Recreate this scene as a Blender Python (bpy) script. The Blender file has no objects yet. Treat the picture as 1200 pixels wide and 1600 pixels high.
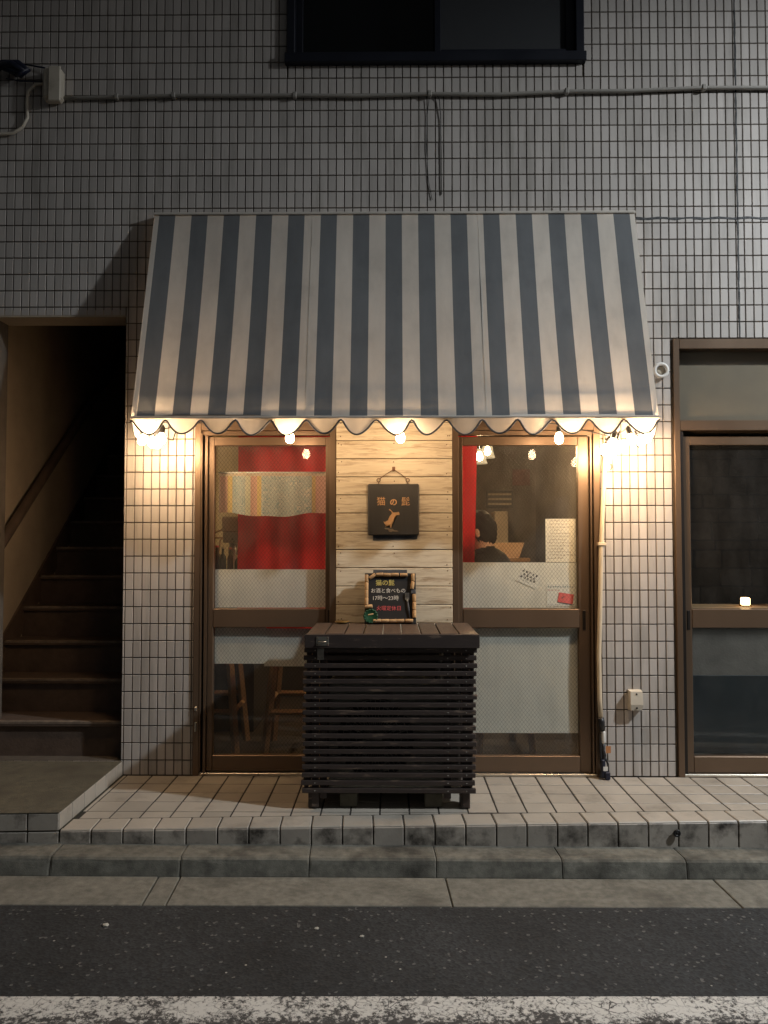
import bpy, bmesh, math, random
from mathutils import Vector, Matrix, Euler
random.seed(7)
R = math.radians
sc = bpy.context.scene
COL = sc.collection

# ------------------------------------------------------------------ camera
cam_d = bpy.data.cameras.new('camera')
cam_d.sensor_fit = 'HORIZONTAL'; cam_d.sensor_width = 36.0; cam_d.lens = 36.06
cam_d.clip_start = 0.05; cam_d.clip_end = 500
cam = bpy.data.objects.new('camera', cam_d); COL.objects.link(cam)
cam.location = (0, -4.57, 1.58)
cam.rotation_euler = (R(90 + 2.1), 0, R(0.57))
sc.camera = cam

# ------------------------------------------------------------------ sky (night) and exposure
world = bpy.data.worlds.new('World'); sc.world = world; world.use_nodes = True
wn = world.node_tree.nodes; wl = world.node_tree.links
bgn = wn['Background']
sky = wn.new('ShaderNodeTexSky'); sky.sky_type = 'NISHITA'; sky.sun_disc = False
sky.sun_elevation = R(4); sky.sun_rotation = R(112)
hsv = wn.new('ShaderNodeHueSaturation'); hsv.inputs['Saturation'].default_value = 0.12
wl.new(sky.outputs[0], hsv.inputs['Color']); wl.new(hsv.outputs[0], bgn.inputs[0])
bgn.inputs[1].default_value = 0.024

# the weak directional glow of the night sky (same bearing as the street lamp)
sun_d = bpy.data.lights.new('sun', 'SUN'); sun_d.energy = 0.02; sun_d.angle = R(10); sun_d.color = (1, .96, .9)
sun = bpy.data.objects.new('sun', sun_d); COL.objects.link(sun)
sun.rotation_euler = Vector((-3, 1.3, -2)).to_track_quat('-Z', 'Y').to_euler()
sun.location = (6, -3, 9)

STREET_LAMP_W = 1380
BULB_E = 185.0
PENDANT_E = 900.0

sc.view_settings.view_transform = 'Standard'; sc.view_settings.look = 'None'
sc.view_settings.exposure = 0.0; sc.view_settings.gamma = 1.0
sc.view_settings.use_curve_mapping = False
sc.render.engine = 'CYCLES'
sc.cycles.use_denoising = True
sc.cycles.max_bounces = 8; sc.cycles.transparent_max_bounces = 16
sc.cycles.sample_clamp_indirect = 4.0; sc.cycles.sample_clamp_direct = 40
sc.cycles.caustics_reflective = False; sc.cycles.caustics_refractive = False
sc.cycles.blur_glossy = 0.5

# ------------------------------------------------------------------ materials
def new_mat(name):
    m = bpy.data.materials.new(name); m.use_nodes = True
    nt = m.node_tree; b = nt.nodes['Principled BSDF']
    return m, nt, b
def N(nt, t, **kw):
    n = nt.nodes.new(t)
    for k, v in kw.items():
        if k in n.inputs: n.inputs[k].default_value = v
        else: setattr(n, k, v)
    return n
def math_n(nt, op, a, b=None, clamp=False):
    n = nt.nodes.new('ShaderNodeMath'); n.operation = op; n.use_clamp = clamp
    for i, v in enumerate((a, b)):
        if v is None: continue
        if hasattr(v, 'links') or hasattr(v, 'is_linked'): nt.links.new(v, n.inputs[i])
        else: n.inputs[i].default_value = v
    return n.outputs[0]
def mix_c(nt, fac, a, b, blend='MIX'):
    n = nt.nodes.new('ShaderNodeMix'); n.data_type = 'RGBA'; n.blend_type = blend
    for idx, v in ((0, fac), (6, a), (7, b)):
        if hasattr(v, 'is_linked'): nt.links.new(v, n.inputs[idx])
        elif idx == 0: n.inputs[0].default_value = v
        else: n.inputs[idx].default_value = (v[0], v[1], v[2], 1)
    return n.outputs[2]
def ramp(nt, src, p0, p1, c0=0.0, c1=1.0):
    n = nt.nodes.new('ShaderNodeMapRange'); n.clamp = True
    nt.links.new(src, n.inputs[0])
    n.inputs[1].default_value = p0; n.inputs[2].default_value = p1
    n.inputs[3].default_value = c0; n.inputs[4].default_value = c1
    return n.outputs[0]
def wpos(nt, scale=(1, 1, 1)):
    g = nt.nodes.new('ShaderNodeNewGeometry')
    mp = nt.nodes.new('ShaderNodeMapping'); mp.inputs['Scale'].default_value = scale
    nt.links.new(g.outputs['Position'], mp.inputs[0]); return mp.outputs[0]
def opos(nt, scale=(1, 1, 1)):
    g = nt.nodes.new('ShaderNodeTexCoord')
    mp = nt.nodes.new('ShaderNodeMapping'); mp.inputs['Scale'].default_value = scale
    nt.links.new(g.outputs['Object'], mp.inputs[0]); return mp.outputs[0]
def noise(nt, vec, scale, detail=4, rough=.6):
    n = N(nt, 'ShaderNodeTexNoise', Scale=scale, Detail=detail, Roughness=rough)
    nt.links.new(vec, n.inputs['Vector']); return n.outputs[0]
def bump(nt, b, height, strength=.3, dist=.01):
    n = N(nt, 'ShaderNodeBump', Strength=strength, Distance=dist)
    nt.links.new(height, n.inputs['Height']); nt.links.new(n.outputs[0], b.inputs['Normal'])

def pmat(name, col, rough=.5, metal=0.0, var=.15, scale=6, bmp=0.0, bscale=60, spec=.5, stretch=(1, 1, 1), rnd=0.0, dirt=None, dscale=3, dlo=.5, dhi=.7, dstretch=(1, 1, 1)):
    """plain procedural material: base colour with soft noise, optional per-piece variation, dirt and bump"""
    m, nt, b = new_mat(name)
    v = wpos(nt, stretch)
    nz = noise(nt, v, scale)
    f = ramp(nt, nz, .25, .75, 1 - var, 1 + var)
    if rnd:
        oi = nt.nodes.new('ShaderNodeObjectInfo'); g = nt.nodes.new('ShaderNodeNewGeometry')
        r = math_n(nt, 'FRACT', math_n(nt, 'ADD', oi.outputs['Random'], g.outputs['Random Per Island']))
        f = math_n(nt, 'MULTIPLY', f, ramp(nt, r, 0, 1, 1 - rnd, 1 + rnd))
    comb = nt.nodes.new('ShaderNodeCombineColor')
    for i in range(3): nt.links.new(f, comb.inputs[i])
    c = mix_c(nt, 1.0, col, comb.outputs[0], 'MULTIPLY')
    if dirt:
        d = ramp(nt, noise(nt, wpos(nt, dstretch), dscale, 6, .65), dlo, dhi)
        c = mix_c(nt, d, c, dirt)
    nt.links.new(c, b.inputs['Base Color'])
    b.inputs['Metallic'].default_value = metal
    b.inputs['Specular IOR Level'].default_value = spec
    nt.links.new(ramp(nt, nz, .2, .8, max(rough - .08, .02), min(rough + .08, 1)), b.inputs['Roughness'])
    if bmp: bump(nt, b, noise(nt, wpos(nt), bscale, 5), bmp)
    return m

M = {}
M['tile'] = pmat('glazed_wall_tile', (.50, .462, .43), .34, var=.05, scale=2, rnd=.11, spec=.4, dirt=(.24, .22, .19), dscale=2.0, dlo=.50, dhi=.85, dstretch=(4, 4, .45))
M['grout'] = pmat('dark_grout', (.095, .078, .062), .9, var=.3, scale=15)
M['sealant'] = pmat('black_sealant', (.018, .018, .02), .6, var=.4, scale=30, bmp=.4)
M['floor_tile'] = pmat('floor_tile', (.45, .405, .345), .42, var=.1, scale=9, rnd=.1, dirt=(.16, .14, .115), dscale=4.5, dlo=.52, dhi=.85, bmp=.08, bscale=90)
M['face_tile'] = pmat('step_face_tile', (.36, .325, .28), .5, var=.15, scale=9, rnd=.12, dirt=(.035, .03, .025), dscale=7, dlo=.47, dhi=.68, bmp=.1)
M['mortar'] = pmat('dark_mortar', (.035, .03, .026), .95, var=.35, scale=25, bmp=.3)
M['concrete'] = pmat('kerb_concrete', (.17, .162, .135), .9, var=.4, scale=22, rnd=.1, dirt=(.045, .042, .035), dscale=4, dlo=.46, dhi=.70, bmp=.25, bscale=170)
M['gutter'] = pmat('gutter_concrete', (.18, .172, .145), .9, var=.35, scale=26, rnd=.08, dirt=(.06, .055, .046), dscale=3.2, dlo=.5, dhi=.8, bmp=.22, bscale=180)
M['landing'] = pmat('landing_concrete', (.115, .102, .072), .85, var=.35, scale=24, dirt=(.06, .05, .036), dscale=3, bmp=.3, bscale=120)
M['ground'] = pmat('ground_earth', (.08, .075, .065), .95)
M['brown_alu'] = pmat('brown_aluminium', (.175, .118, .078), .36, metal=.5, var=.08, scale=3, stretch=(1, 1, .2), bmp=.02)
M['dark_alu'] = pmat('dark_groove', (.02, .015, .012), .5, metal=.3)
M['black_alu'] = pmat('black_window_frame', (.006, .008, .016), .5, metal=.2)
M['screen'] = pmat('window_screen', (.025, .027, .03), .8, var=.2, scale=90)
M['room_dark'] = pmat('dark_room_wall', (.13, .115, .10), .9, var=.35, scale=5, bmp=.3)
M['room_ceiling'] = pmat('cream_room_ceiling', (.55, .50, .42), .9, var=.08)
M['room_pale'] = pmat('pale_room_wall', (.62, .54, .36), .8, var=.12, scale=5)
M['low_room_shade'] = pmat('dimmed_low_room', (.03, .024, .02), .7, var=.3)  # shade of the lower room put into its colour, counters included
M['room_floor'] = pmat('dark_room_floor', (.045, .035, .028), .6, var=.3)
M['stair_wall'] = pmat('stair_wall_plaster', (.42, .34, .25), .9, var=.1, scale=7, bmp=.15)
M['stair_dark'] = pmat('stair_step', (.10, .068, .05), .7, var=.3, scale=12, bmp=.2)
M['stair_nose'] = pmat('worn_nosing_strip', (.20, .155, .12), .7, var=.4, scale=20)
M['stair_side'] = pmat('stair_side_plaster', (.22, .19, .155), .9, var=.2)  # darker plaster for the right side, back and ceiling of the stairwell
M['plaster'] = pmat('pier_plaster', (.42, .36, .28), .85, var=.1)
M['cover_wood'] = None
M['conduit'] = pmat('grey_conduit', (.30, .28, .25), .5, var=.1)
M['cream_plastic'] = pmat('cream_plastic', (.62, .56, .46), .45, var=.08, dirt=(.35, .30, .23), dscale=9, dlo=.55, dhi=.85)
M['beige_pipe'] = pmat('beige_pipe', (.66, .54, .38), .45, var=.1, scale=4)
M['black_cable'] = pmat('black_cable', (.012, .012, .014), .45, var=.3)
M['blue_black'] = pmat('blue_black_cable', (.008, .011, .03), .45, var=.3)
M['white_plastic'] = pmat('white_plastic', (.72, .70, .66), .4, var=.05)
M['orange_tag'] = pmat('orange_tag', (.50, .22, .09), .6, var=.1)
M['steel'] = pmat('worn_steel', (.62, .58, .5), .3, metal=.9, var=.08, scale=6)
M['rust_wire'] = pmat('rusty_wire', (.17, .09, .05), .6, metal=.5, var=.3)
M['brass'] = pmat('brass_dish', (.75, .5, .18), .3, metal=.95, var=.15, scale=20)
M['slate'] = pmat('black_signboard', (.048, .045, .042), .6, var=.25, scale=9, stretch=(1, 1, .15), bmp=.1)
M['slate_back'] = pmat('blue_grey_slate', (.05, .055, .065), .7, var=.5, scale=30)
M['gold_paint'] = pmat('copper_letter_paint', (.72, .42, .20), .5, var=.1)
M['shadow_paint'] = pmat('grey_brown_paint', (.24, .19, .13), .6, var=.1)
M['chalkboard'] = pmat('chalkboard_black', (.012, .011, .011), .7, var=.35, scale=14)
M['chalk_yellow'] = pmat('yellow_chalk', (.75, .62, .18), .9, var=.2, scale=80)
M['chalk_white'] = pmat('white_chalk', (.72, .68, .60), .9, var=.2, scale=80)
M['chalk_red'] = pmat('red_chalk', (.70, .12, .12), .9, var=.2, scale=80)
M['cork'] = pmat('cork', (.50, .31, .15), .85, var=.25, scale=60, rnd=.18, bmp=.3, bscale=200)
M['green_cap'] = pmat('green_metal', (.008, .06, .025), .4, var=.25, scale=50)
M['paper'] = pmat('note_paper', (.74, .67, .55), .9, var=.05)
M['paper_white'] = pmat('white_paper', (.78, .75, .68), .9, var=.04)
M['ink'] = pmat('dark_ink', (.05, .04, .04), .8)
M['ink_brown'] = pmat('brown_ink', (.22, .16, .12), .8)
M['ink_blue'] = pmat('grey_blue_ink', (.22, .30, .30), .8)
M['ink_red'] = pmat('red_ink', (.5, .1, .08), .8)
M['red_card'] = pmat('red_card', (.62, .10, .09), .6, var=.06)
M['dull_red'] = pmat('faded_red_print', (.16, .075, .07), .8, var=.5, scale=14)
M['red_cloth'] = pmat('red_curtain_cloth', (.62, .03, .04), .85, var=.12, scale=6, bmp=.15, bscale=200)
M['wood_stool'] = pmat('stool_wood', (.36, .22, .11), .55, var=.2, scale=14, stretch=(4, 4, .5))
M['wood_counter'] = pmat('counter_wood', (.30, .18, .09), .45, var=.25, scale=9, stretch=(.4, 4, 4))
M['ac_body'] = pmat('outdoor_unit_paint', (.34, .32, .28), .5, var=.2, dirt=(.12, .11, .10), dscale=6)
M['ac_dark'] = pmat('outdoor_unit_dark', (.012, .012, .012), .6)
M['skin'] = pmat('skin', (.52, .32, .22), .55, var=.06, scale=20)
M['hair'] = pmat('dark_hair', (.016, .013, .011), .8, var=.5, scale=50, stretch=(3, 3, .6), bmp=.6, bscale=160)
M['jacket'] = pmat('dark_jacket', (.018, .018, .02), .85, var=.3, scale=30, bmp=.3, bscale=150)
M['trousers'] = pmat('dark_trousers', (.02, .02, .025), .85, var=.2)
M['block'] = pmat('rough_block', (.15, .13, .105), .9, var=.3, scale=8, rnd=.15, bmp=.8, bscale=40)
M['bottle_green'] = pmat('dark_green_bottle', (.012, .03, .015), .12, var=.1)
M['bottle_brown'] = pmat('brown_bottle', (.06, .03, .012), .12, var=.1)
M['grey_metal'] = pmat('grey_machine_metal', (.34, .32, .29), .3, metal=.7, var=.15)
M['transom_panel'] = pmat('transom_blind', (.20, .16, .115), .8, var=.12)
M['street_reflection'] = pmat('painted_street_reflection', (.010, .016, .020), .35, var=.3, scale=4)  # colour of the reflected street, put on a panel
M['beige_box'] = pmat('beige_panel', (.36, .31, .24), .7, var=.1)
M['tray_wood'] = pmat('tray_wood', (.38, .25, .15), .6, var=.2)
M['pale_frame'] = pmat('pale_frame', (.60, .54, .38), .6, var=.05)
M['picture_dark'] = pmat('dark_print', (.05, .045, .04), .6, var=.4, scale=30)
M['lamp_metal'] = pmat('street_lamp_metal', (.25, .25, .25), .5, metal=.6)
M['trim'] = pmat('dark_awning_trim', (.085, .085, .09), .8, var=.1)
M['pebble'] = pmat('pale_stone', (.45, .43, .38), .9, var=.2)
M['moss'] = pmat('dirt_moss', (.03, .03, .02), .95, var=.4)

def emat(name, col, strength):
    m = bpy.data.materials.new(name); m.use_nodes = True
    nt = m.node_tree; nt.nodes.clear()
    e = nt.nodes.new('ShaderNodeEmission'); o = nt.nodes.new('ShaderNodeOutputMaterial')
    e.inputs[0].default_value = (*col, 1); e.inputs[1].default_value = strength
    nt.links.new(e.outputs[0], o.inputs[0]); return m
M['bulb'] = emat('lit_bulb', (1, .67, .38), BULB_E)
M['shade_lit'] = None
M['lamp_lens'] = emat('street_lamp_lens', (1, .95, .86), 8.0)
M['lantern'] = emat('small_lantern_light', (1, .62, .28), 9.0)

def cloth(name, col, transl=.3, var=.10, stretch=(5, 5, .6)):
    m = bpy.data.materials.new(name); m.use_nodes = True
    nt = m.node_tree; nt.nodes.clear(); o = nt.nodes.new('ShaderNodeOutputMaterial')
    nz = noise(nt, wpos(nt, stretch), 2.2, 6)
    f = ramp(nt, nz, .25, .75, 1 - var, 1 + var)
    f = math_n(nt, 'MULTIPLY', f, ramp(nt, noise(nt, wpos(nt), 5, 5), .5, .8, 1.0, .86))
    comb = nt.nodes.new('ShaderNodeCombineColor')
    for i in range(3): nt.links.new(f, comb.inputs[i])
    c = mix_c(nt, 1.0, col, comb.outputs[0], 'MULTIPLY')
    d = nt.nodes.new('ShaderNodeBsdfDiffuse'); t = nt.nodes.new('ShaderNodeBsdfTranslucent'); mx = nt.nodes.new('ShaderNodeMixShader')
    nt.links.new(c, d.inputs[0]); nt.links.new(c, t.inputs[0]); mx.inputs[0].default_value = transl
    bp = N(nt, 'ShaderNodeBump', Strength=.12, Distance=.004)
    nt.links.new(noise(nt, wpos(nt), 300, 2), bp.inputs['Height'])
    nt.links.new(bp.outputs[0], d.inputs['Normal'])
    nt.links.new(d.outputs[0], mx.inputs[1]); nt.links.new(t.outputs[0], mx.inputs[2]); nt.links.new(mx.outputs[0], o.inputs[0])
    return m
M['awn_light'] = cloth('cream_awning_cloth', (.70, .655, .59), .30)
M['valance'] = cloth('cream_valance_cloth', (.78, .71, .61), .55)
M['awn_dark'] = cloth('grey_blue_awning_cloth', (.165, .174, .182), .16)
M['film'] = cloth('white_window_film', (.88, .86, .79), .30)
M['red_cloth'] = cloth('red_curtain_cloth', (.66, .035, .045), .5)

# pleated fabric hung in the window: pale blue with swirls, pink and yellow bands (print in the cloth)
def fabric_mat():
    m, nt, b = new_mat('printed_window_fabric')
    tc = nt.nodes.new('ShaderNodeTexCoord'); sp = nt.nodes.new('ShaderNodeSeparateXYZ'); nt.links.new(tc.outputs['Object'], sp.inputs[0])
    x = sp.outputs[0]
    nz = N(nt, 'ShaderNodeTexNoise', Scale=9, Detail=1, Distortion=3.5); nt.links.new(tc.outputs['Object'], nz.inputs['Vector'])
    sw = math_n(nt, 'FRACT', math_n(nt, 'MULTIPLY', nz.outputs[0], 11.0))
    sw = ramp(nt, math_n(nt, 'ABSOLUTE', math_n(nt, 'SUBTRACT', sw, .5)), .12, .3)
    c = mix_c(nt, sw, (.74, .75, .66), (.40, .52, .52))
    def band(x0, x1): return math_n(nt, 'MULTIPLY', math_n(nt, 'GREATER_THAN', x, x0), math_n(nt, 'LESS_THAN', x, x1))
    for x0, x1, cc in ((-.325, -.275, (.74, .46, .36)), (-.275, -.245, (.78, .60, .26)), (-.165, -.135, (.78, .78, .60)), (-.135, -.095, (.74, .46, .36)), (-.095, -.068, (.78, .60, .26)), (.24, .262, (.78, .62, .30)), (.262, .325, (.72, .46, .38))):
        c = mix_c(nt, band(x0, x1), c, cc)
    z = sp.outputs[2]
    c = mix_c(nt, math_n(nt, 'GREATER_THAN', z, .105), c, (.72, .62, .48))
    d = nt.nodes.new('ShaderNodeBsdfDiffuse'); t = nt.nodes.new('ShaderNodeBsdfTranslucent'); mx = nt.nodes.new('ShaderNodeMixShader'); mx.inputs[0].default_value = .38
    nt.links.new(c, d.inputs[0]); nt.links.new(c, t.inputs[0]); nt.links.new(d.outputs[0], mx.inputs[1]); nt.links.new(t.outputs[0], mx.inputs[2])
    nt.links.new(mx.outputs[0], nt.nodes['Material Output'].inputs[0])
    return m
M['fabric'] = fabric_mat()

# distressed cream planks
def plank_mat():
    m, nt, b = new_mat('distressed_cream_planks')
    oi = nt.nodes.new('ShaderNodeObjectInfo')
    mp = nt.nodes.new('ShaderNodeMapping'); mp.inputs['Scale'].default_value = (1.6, 1, 16)
    g = nt.nodes.new('ShaderNodeNewGeometry'); nt.links.new(g.outputs['Position'], mp.inputs[0])
    off = nt.nodes.new('ShaderNodeCombineXYZ'); nt.links.new(math_n(nt, 'MULTIPLY', oi.outputs['Random'], 37.0), off.inputs[0])
    nt.links.new(off.outputs[0], mp.inputs['Location'])
    grain = N(nt, 'ShaderNodeTexNoise', Scale=3.5, Detail=8, Roughness=.7, Distortion=.6); nt.links.new(mp.outputs[0], grain.inputs['Vector'])
    blot = N(nt, 'ShaderNodeTexNoise', Scale=1.6, Detail=3); nt.links.new(mp.outputs[0], blot.inputs['Vector'])
    wear = math_n(nt, 'MULTIPLY', ramp(nt, grain.outputs[0], .46, .60), ramp(nt, blot.outputs[0], .40, .58), clamp=True)
    base = mix_c(nt, ramp(nt, grain.outputs[0], .3, .6), (.78, .69, .53), (.69, .585, .42))
    base = mix_c(nt, math_n(nt, 'MULTIPLY', oi.outputs['Random'], .3), base, (.78, .70, .56))
    c = mix_c(nt, math_n(nt, 'MULTIPLY', wear, .6), base, (.30, .185, .10))
    nt.links.new(c, b.inputs['Base Color']); b.inputs['Roughness'].default_value = .7
    bump(nt, b, grain.outputs[0], .25, .004)
    return m
M['plank'] = plank_mat()

def cover_mat():
    m, nt, b = new_mat('worn_dark_brown_paint')
    oi = nt.nodes.new('ShaderNodeObjectInfo')
    mp = nt.nodes.new('ShaderNodeMapping'); mp.inputs['Scale'].default_value = (1, 1, 5)
    g = nt.nodes.new('ShaderNodeNewGeometry'); nt.links.new(g.outputs['Position'], mp.inputs[0])
    off = nt.nodes.new('ShaderNodeCombineXYZ'); nt.links.new(math_n(nt, 'MULTIPLY', oi.outputs['Random'], 23.0), off.inputs[0])
    nt.links.new(off.outputs[0], mp.inputs['Location'])
    nz = N(nt, 'ShaderNodeTexNoise', Scale=7, Detail=7, Roughness=.7); nt.links.new(mp.outputs[0], nz.inputs['Vector'])
    wear = ramp(nt, nz.outputs[0], .575, .64)
    base = mix_c(nt, nz.outputs[0], (.030, .021, .018), (.072, .050, .042))
    c = mix_c(nt, math_n(nt, 'MULTIPLY', wear, .75), base, (.20, .14, .10))
    nt.links.new(c, b.inputs['Base Color']); b.inputs['Roughness'].default_value = .55
    bump(nt, b, nz.outputs[0], .3, .004)
    return m
M['cover_wood'] = cover_mat()
M['lid_wood'] = pmat('worn_brown_lid', (.072, .049, .036), .5, var=.4, scale=9, stretch=(6, 1, 1), rnd=.2, dirt=(.2, .15, .11), dscale=9, dlo=.66, dhi=.76, bmp=.3)

def asphalt_mat():
    m, nt, b = new_mat('asphalt')
    v = wpos(nt)
    vo = N(nt, 'ShaderNodeTexVoronoi', Scale=95); nt.links.new(v, vo.inputs['Vector'])
    sep = nt.nodes.new('ShaderNodeSeparateColor'); nt.links.new(vo.outputs['Color'], sep.inputs[0])
    vo2 = N(nt, 'ShaderNodeTexVoronoi', Scale=38); nt.links.new(v, vo2.inputs['Vector'])
    sep2 = nt.nodes.new('ShaderNodeSeparateColor'); nt.links.new(vo2.outputs['Color'], sep2.inputs[0])
    grit = ramp(nt, sep.outputs[0], .0, 1.0, .6, 1.5)
    big = noise(nt, v, 1.3, 4)
    f = math_n(nt, 'MULTIPLY', grit, ramp(nt, big, .3, .7, .65, 1.35))
    comb = nt.nodes.new('ShaderNodeCombineColor')
    for i in range(3): nt.links.new(f, comb.inputs[i])
    c = mix_c(nt, 1.0, (.0235, .0255, .0275), comb.outputs[0], 'MULTIPLY')
    c = mix_c(nt, math_n(nt, 'GREATER_THAN', sep.outputs[1], .982), c, (.11, .108, .105))
    spot = math_n(nt, 'MULTIPLY', math_n(nt, 'GREATER_THAN', sep2.outputs[1], .984), math_n(nt, 'LESS_THAN', vo2.outputs['Distance'], .17))
    c = mix_c(nt, spot, c, (.34, .32, .29))
    nt.links.new(c, b.inputs['Base Color']); b.inputs['Roughness'].default_value = .85
    bump(nt, b, vo.outputs['Distance'], .3, .004)
    return m
M['asphalt'] = asphalt_mat()

def line_mat():
    m, nt, b = new_mat('worn_white_road_paint')
    v = wpos(nt)
    wob = N(nt, 'ShaderNodeTexNoise', Scale=14, Detail=3); nt.links.new(v, wob.inputs['Vector'])
    add = N(nt, 'ShaderNodeVectorMath', operation='ADD'); nt.links.new(v, add.inputs[0])
    sc_ = N(nt, 'ShaderNodeVectorMath', operation='SCALE'); nt.links.new(wob.outputs['Color'], sc_.inputs[0]); sc_.inputs['Scale'].default_value = .06
    nt.links.new(sc_.outputs[0], add.inputs[1])
    vo = N(nt, 'ShaderNodeTexVoronoi', Scale=21, feature='DISTANCE_TO_EDGE'); nt.links.new(add.outputs[0], vo.inputs['Vector'])
    crack = ramp(nt, vo.outputs['Distance'], .015, .05, 1, 0)
    n1 = noise(nt, v, 55, 5, .75); n2 = noise(nt, v, 5, 3)
    sy = nt.nodes.new('ShaderNodeSeparateXYZ'); nt.links.new(opos(nt), sy.inputs[0]); edge = ramp(nt, sy.outputs[1], -1.25, -1.18, .09, -.02)
    n1 = math_n(nt, 'ADD', n1, edge)
    chip = ramp(nt, math_n(nt, 'ADD', n1, math_n(nt, 'MULTIPLY', math_n(nt, 'SUBTRACT', n2, .5), .5)),   .46, .58)
    wear = math_n(nt, 'MAXIMUM', math_n(nt, 'MULTIPLY', crack, ramp(nt, noise(nt, v, 7, 3), .40, .62)), chip)
    c = mix_c(nt, wear, (.62, .60, .56), (.055, .053, .052))
    nt.links.new(c, b.inputs['Base Color']); b.inputs['Roughness'].default_value = .8
    bump(nt, b, wear, -.5, .004)
    return m
M['line'] = line_mat()

def glass_mat(name, wired=False, tint=(.97, .98, .97), smear_haze=(.015, .075)):
    m = bpy.data.materials.new(name); m.use_nodes = True
    nt = m.node_tree; nt.nodes.clear(); o = nt.nodes.new('ShaderNodeOutputMaterial')
    tr = nt.nodes.new('ShaderNodeBsdfTransparent'); tr.inputs[0].default_value = (*tint, 1)
    gl = nt.nodes.new('ShaderNodeBsdfGlossy'); gl.inputs['Roughness'].default_value = .015
    fr = N(nt, 'ShaderNodeFresnel', IOR=1.5)
    gb = nt.nodes.new('ShaderNodeNewGeometry'); front = math_n(nt, 'SUBTRACT', 1.0, gb.outputs['Backfacing'])
    mx = nt.nodes.new('ShaderNodeMixShader'); nt.links.new(math_n(nt, 'MULTIPLY', fr.outputs[0], front), mx.inputs[0])
    nt.links.new(tr.outputs[0], mx.inputs[1]); nt.links.new(gl.outputs[0], mx.inputs[2])
    dd = nt.nodes.new('ShaderNodeBsdfDiffuse'); dd.inputs[0].default_value = (.7, .68, .64, 1)
    sm_ = math_n(nt, 'MULTIPLY', ramp(nt, noise(nt, wpos(nt, (2, 2, 1)), 4, 6, .7), .40, .75, *smear_haze), front)  # glass smears; their pale veil also paints haze over the dark interior
    mxd = nt.nodes.new('ShaderNodeMixShader'); nt.links.new(sm_, mxd.inputs[0]); nt.links.new(mx.outputs[0], mxd.inputs[1]); nt.links.new(dd.outputs[0], mxd.inputs[2])
    out = mxd.outputs[0]
    if wired:
        g = nt.nodes.new('ShaderNodeNewGeometry'); sp = nt.nodes.new('ShaderNodeSeparateXYZ'); nt.links.new(g.outputs['Position'], sp.inputs[0])
        p = 46.0
        def lines(a):
            fr_ = math_n(nt, 'FRACT', math_n(nt, 'MULTIPLY', a, p))
            return math_n(nt, 'LESS_THAN', fr_, .075)
        u = math_n(nt, 'ADD', sp.outputs[0], math_n(nt, 'MULTIPLY', sp.outputs[2], .78)); w = math_n(nt, 'SUBTRACT', sp.outputs[0], math_n(nt, 'MULTIPLY', sp.outputs[2], .78))
        ln = math_n(nt, 'MAXIMUM', lines(u), lines(w))
        d = nt.nodes.new('ShaderNodeBsdfDiffuse'); d.inputs[0].default_value = (.16, .15, .13, 1)
        mx2 = nt.nodes.new('ShaderNodeMixShader'); nt.links.new(math_n(nt, 'MULTIPLY', math_n(nt, 'MULTIPLY', ln, front), .6), mx2.inputs[0])
        nt.links.new(out, mx2.inputs[1]); nt.links.new(d.outputs[0], mx2.inputs[2]); out = mx2.outputs[0]
    nt.links.new(out, o.inputs[0]); return m
M['wired_glass'] = glass_mat('wired_window_glass', True)
M['glass'] = glass_mat('plain_glass', smear_haze=(.012, .035))
M['dark_glass'] = glass_mat('dark_tinted_glass', False, (.55, .6, .62), (.0, .004))

def shade_mat():
    m = bpy.data.materials.new('lit_frosted_shade'); m.use_nodes = True
    nt = m.node_tree; nt.nodes.clear(); o = nt.nodes.new('ShaderNodeOutputMaterial')
    e = nt.nodes.new('ShaderNodeEmission'); e.inputs[0].default_value = (1, .74, .42, 1); e.inputs[1].default_value = 1.5
    t = nt.nodes.new('ShaderNodeBsdfTransparent'); t.inputs[0].default_value = (1, .96, .9, 1)
    a = nt.nodes.new('ShaderNodeMixShader'); a.inputs[0].default_value = .35; nt.links.new(t.outputs[0], a.inputs[1]); nt.links.new(e.outputs[0], a.inputs[2])
    nt.links.new(a.outputs[0], o.inputs[0]); return m
M['shade_lit'] = shade_mat()
M['pendant_bulb'] = emat('pendant_bulb', (1, .68, .36), PENDANT_E)

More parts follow.
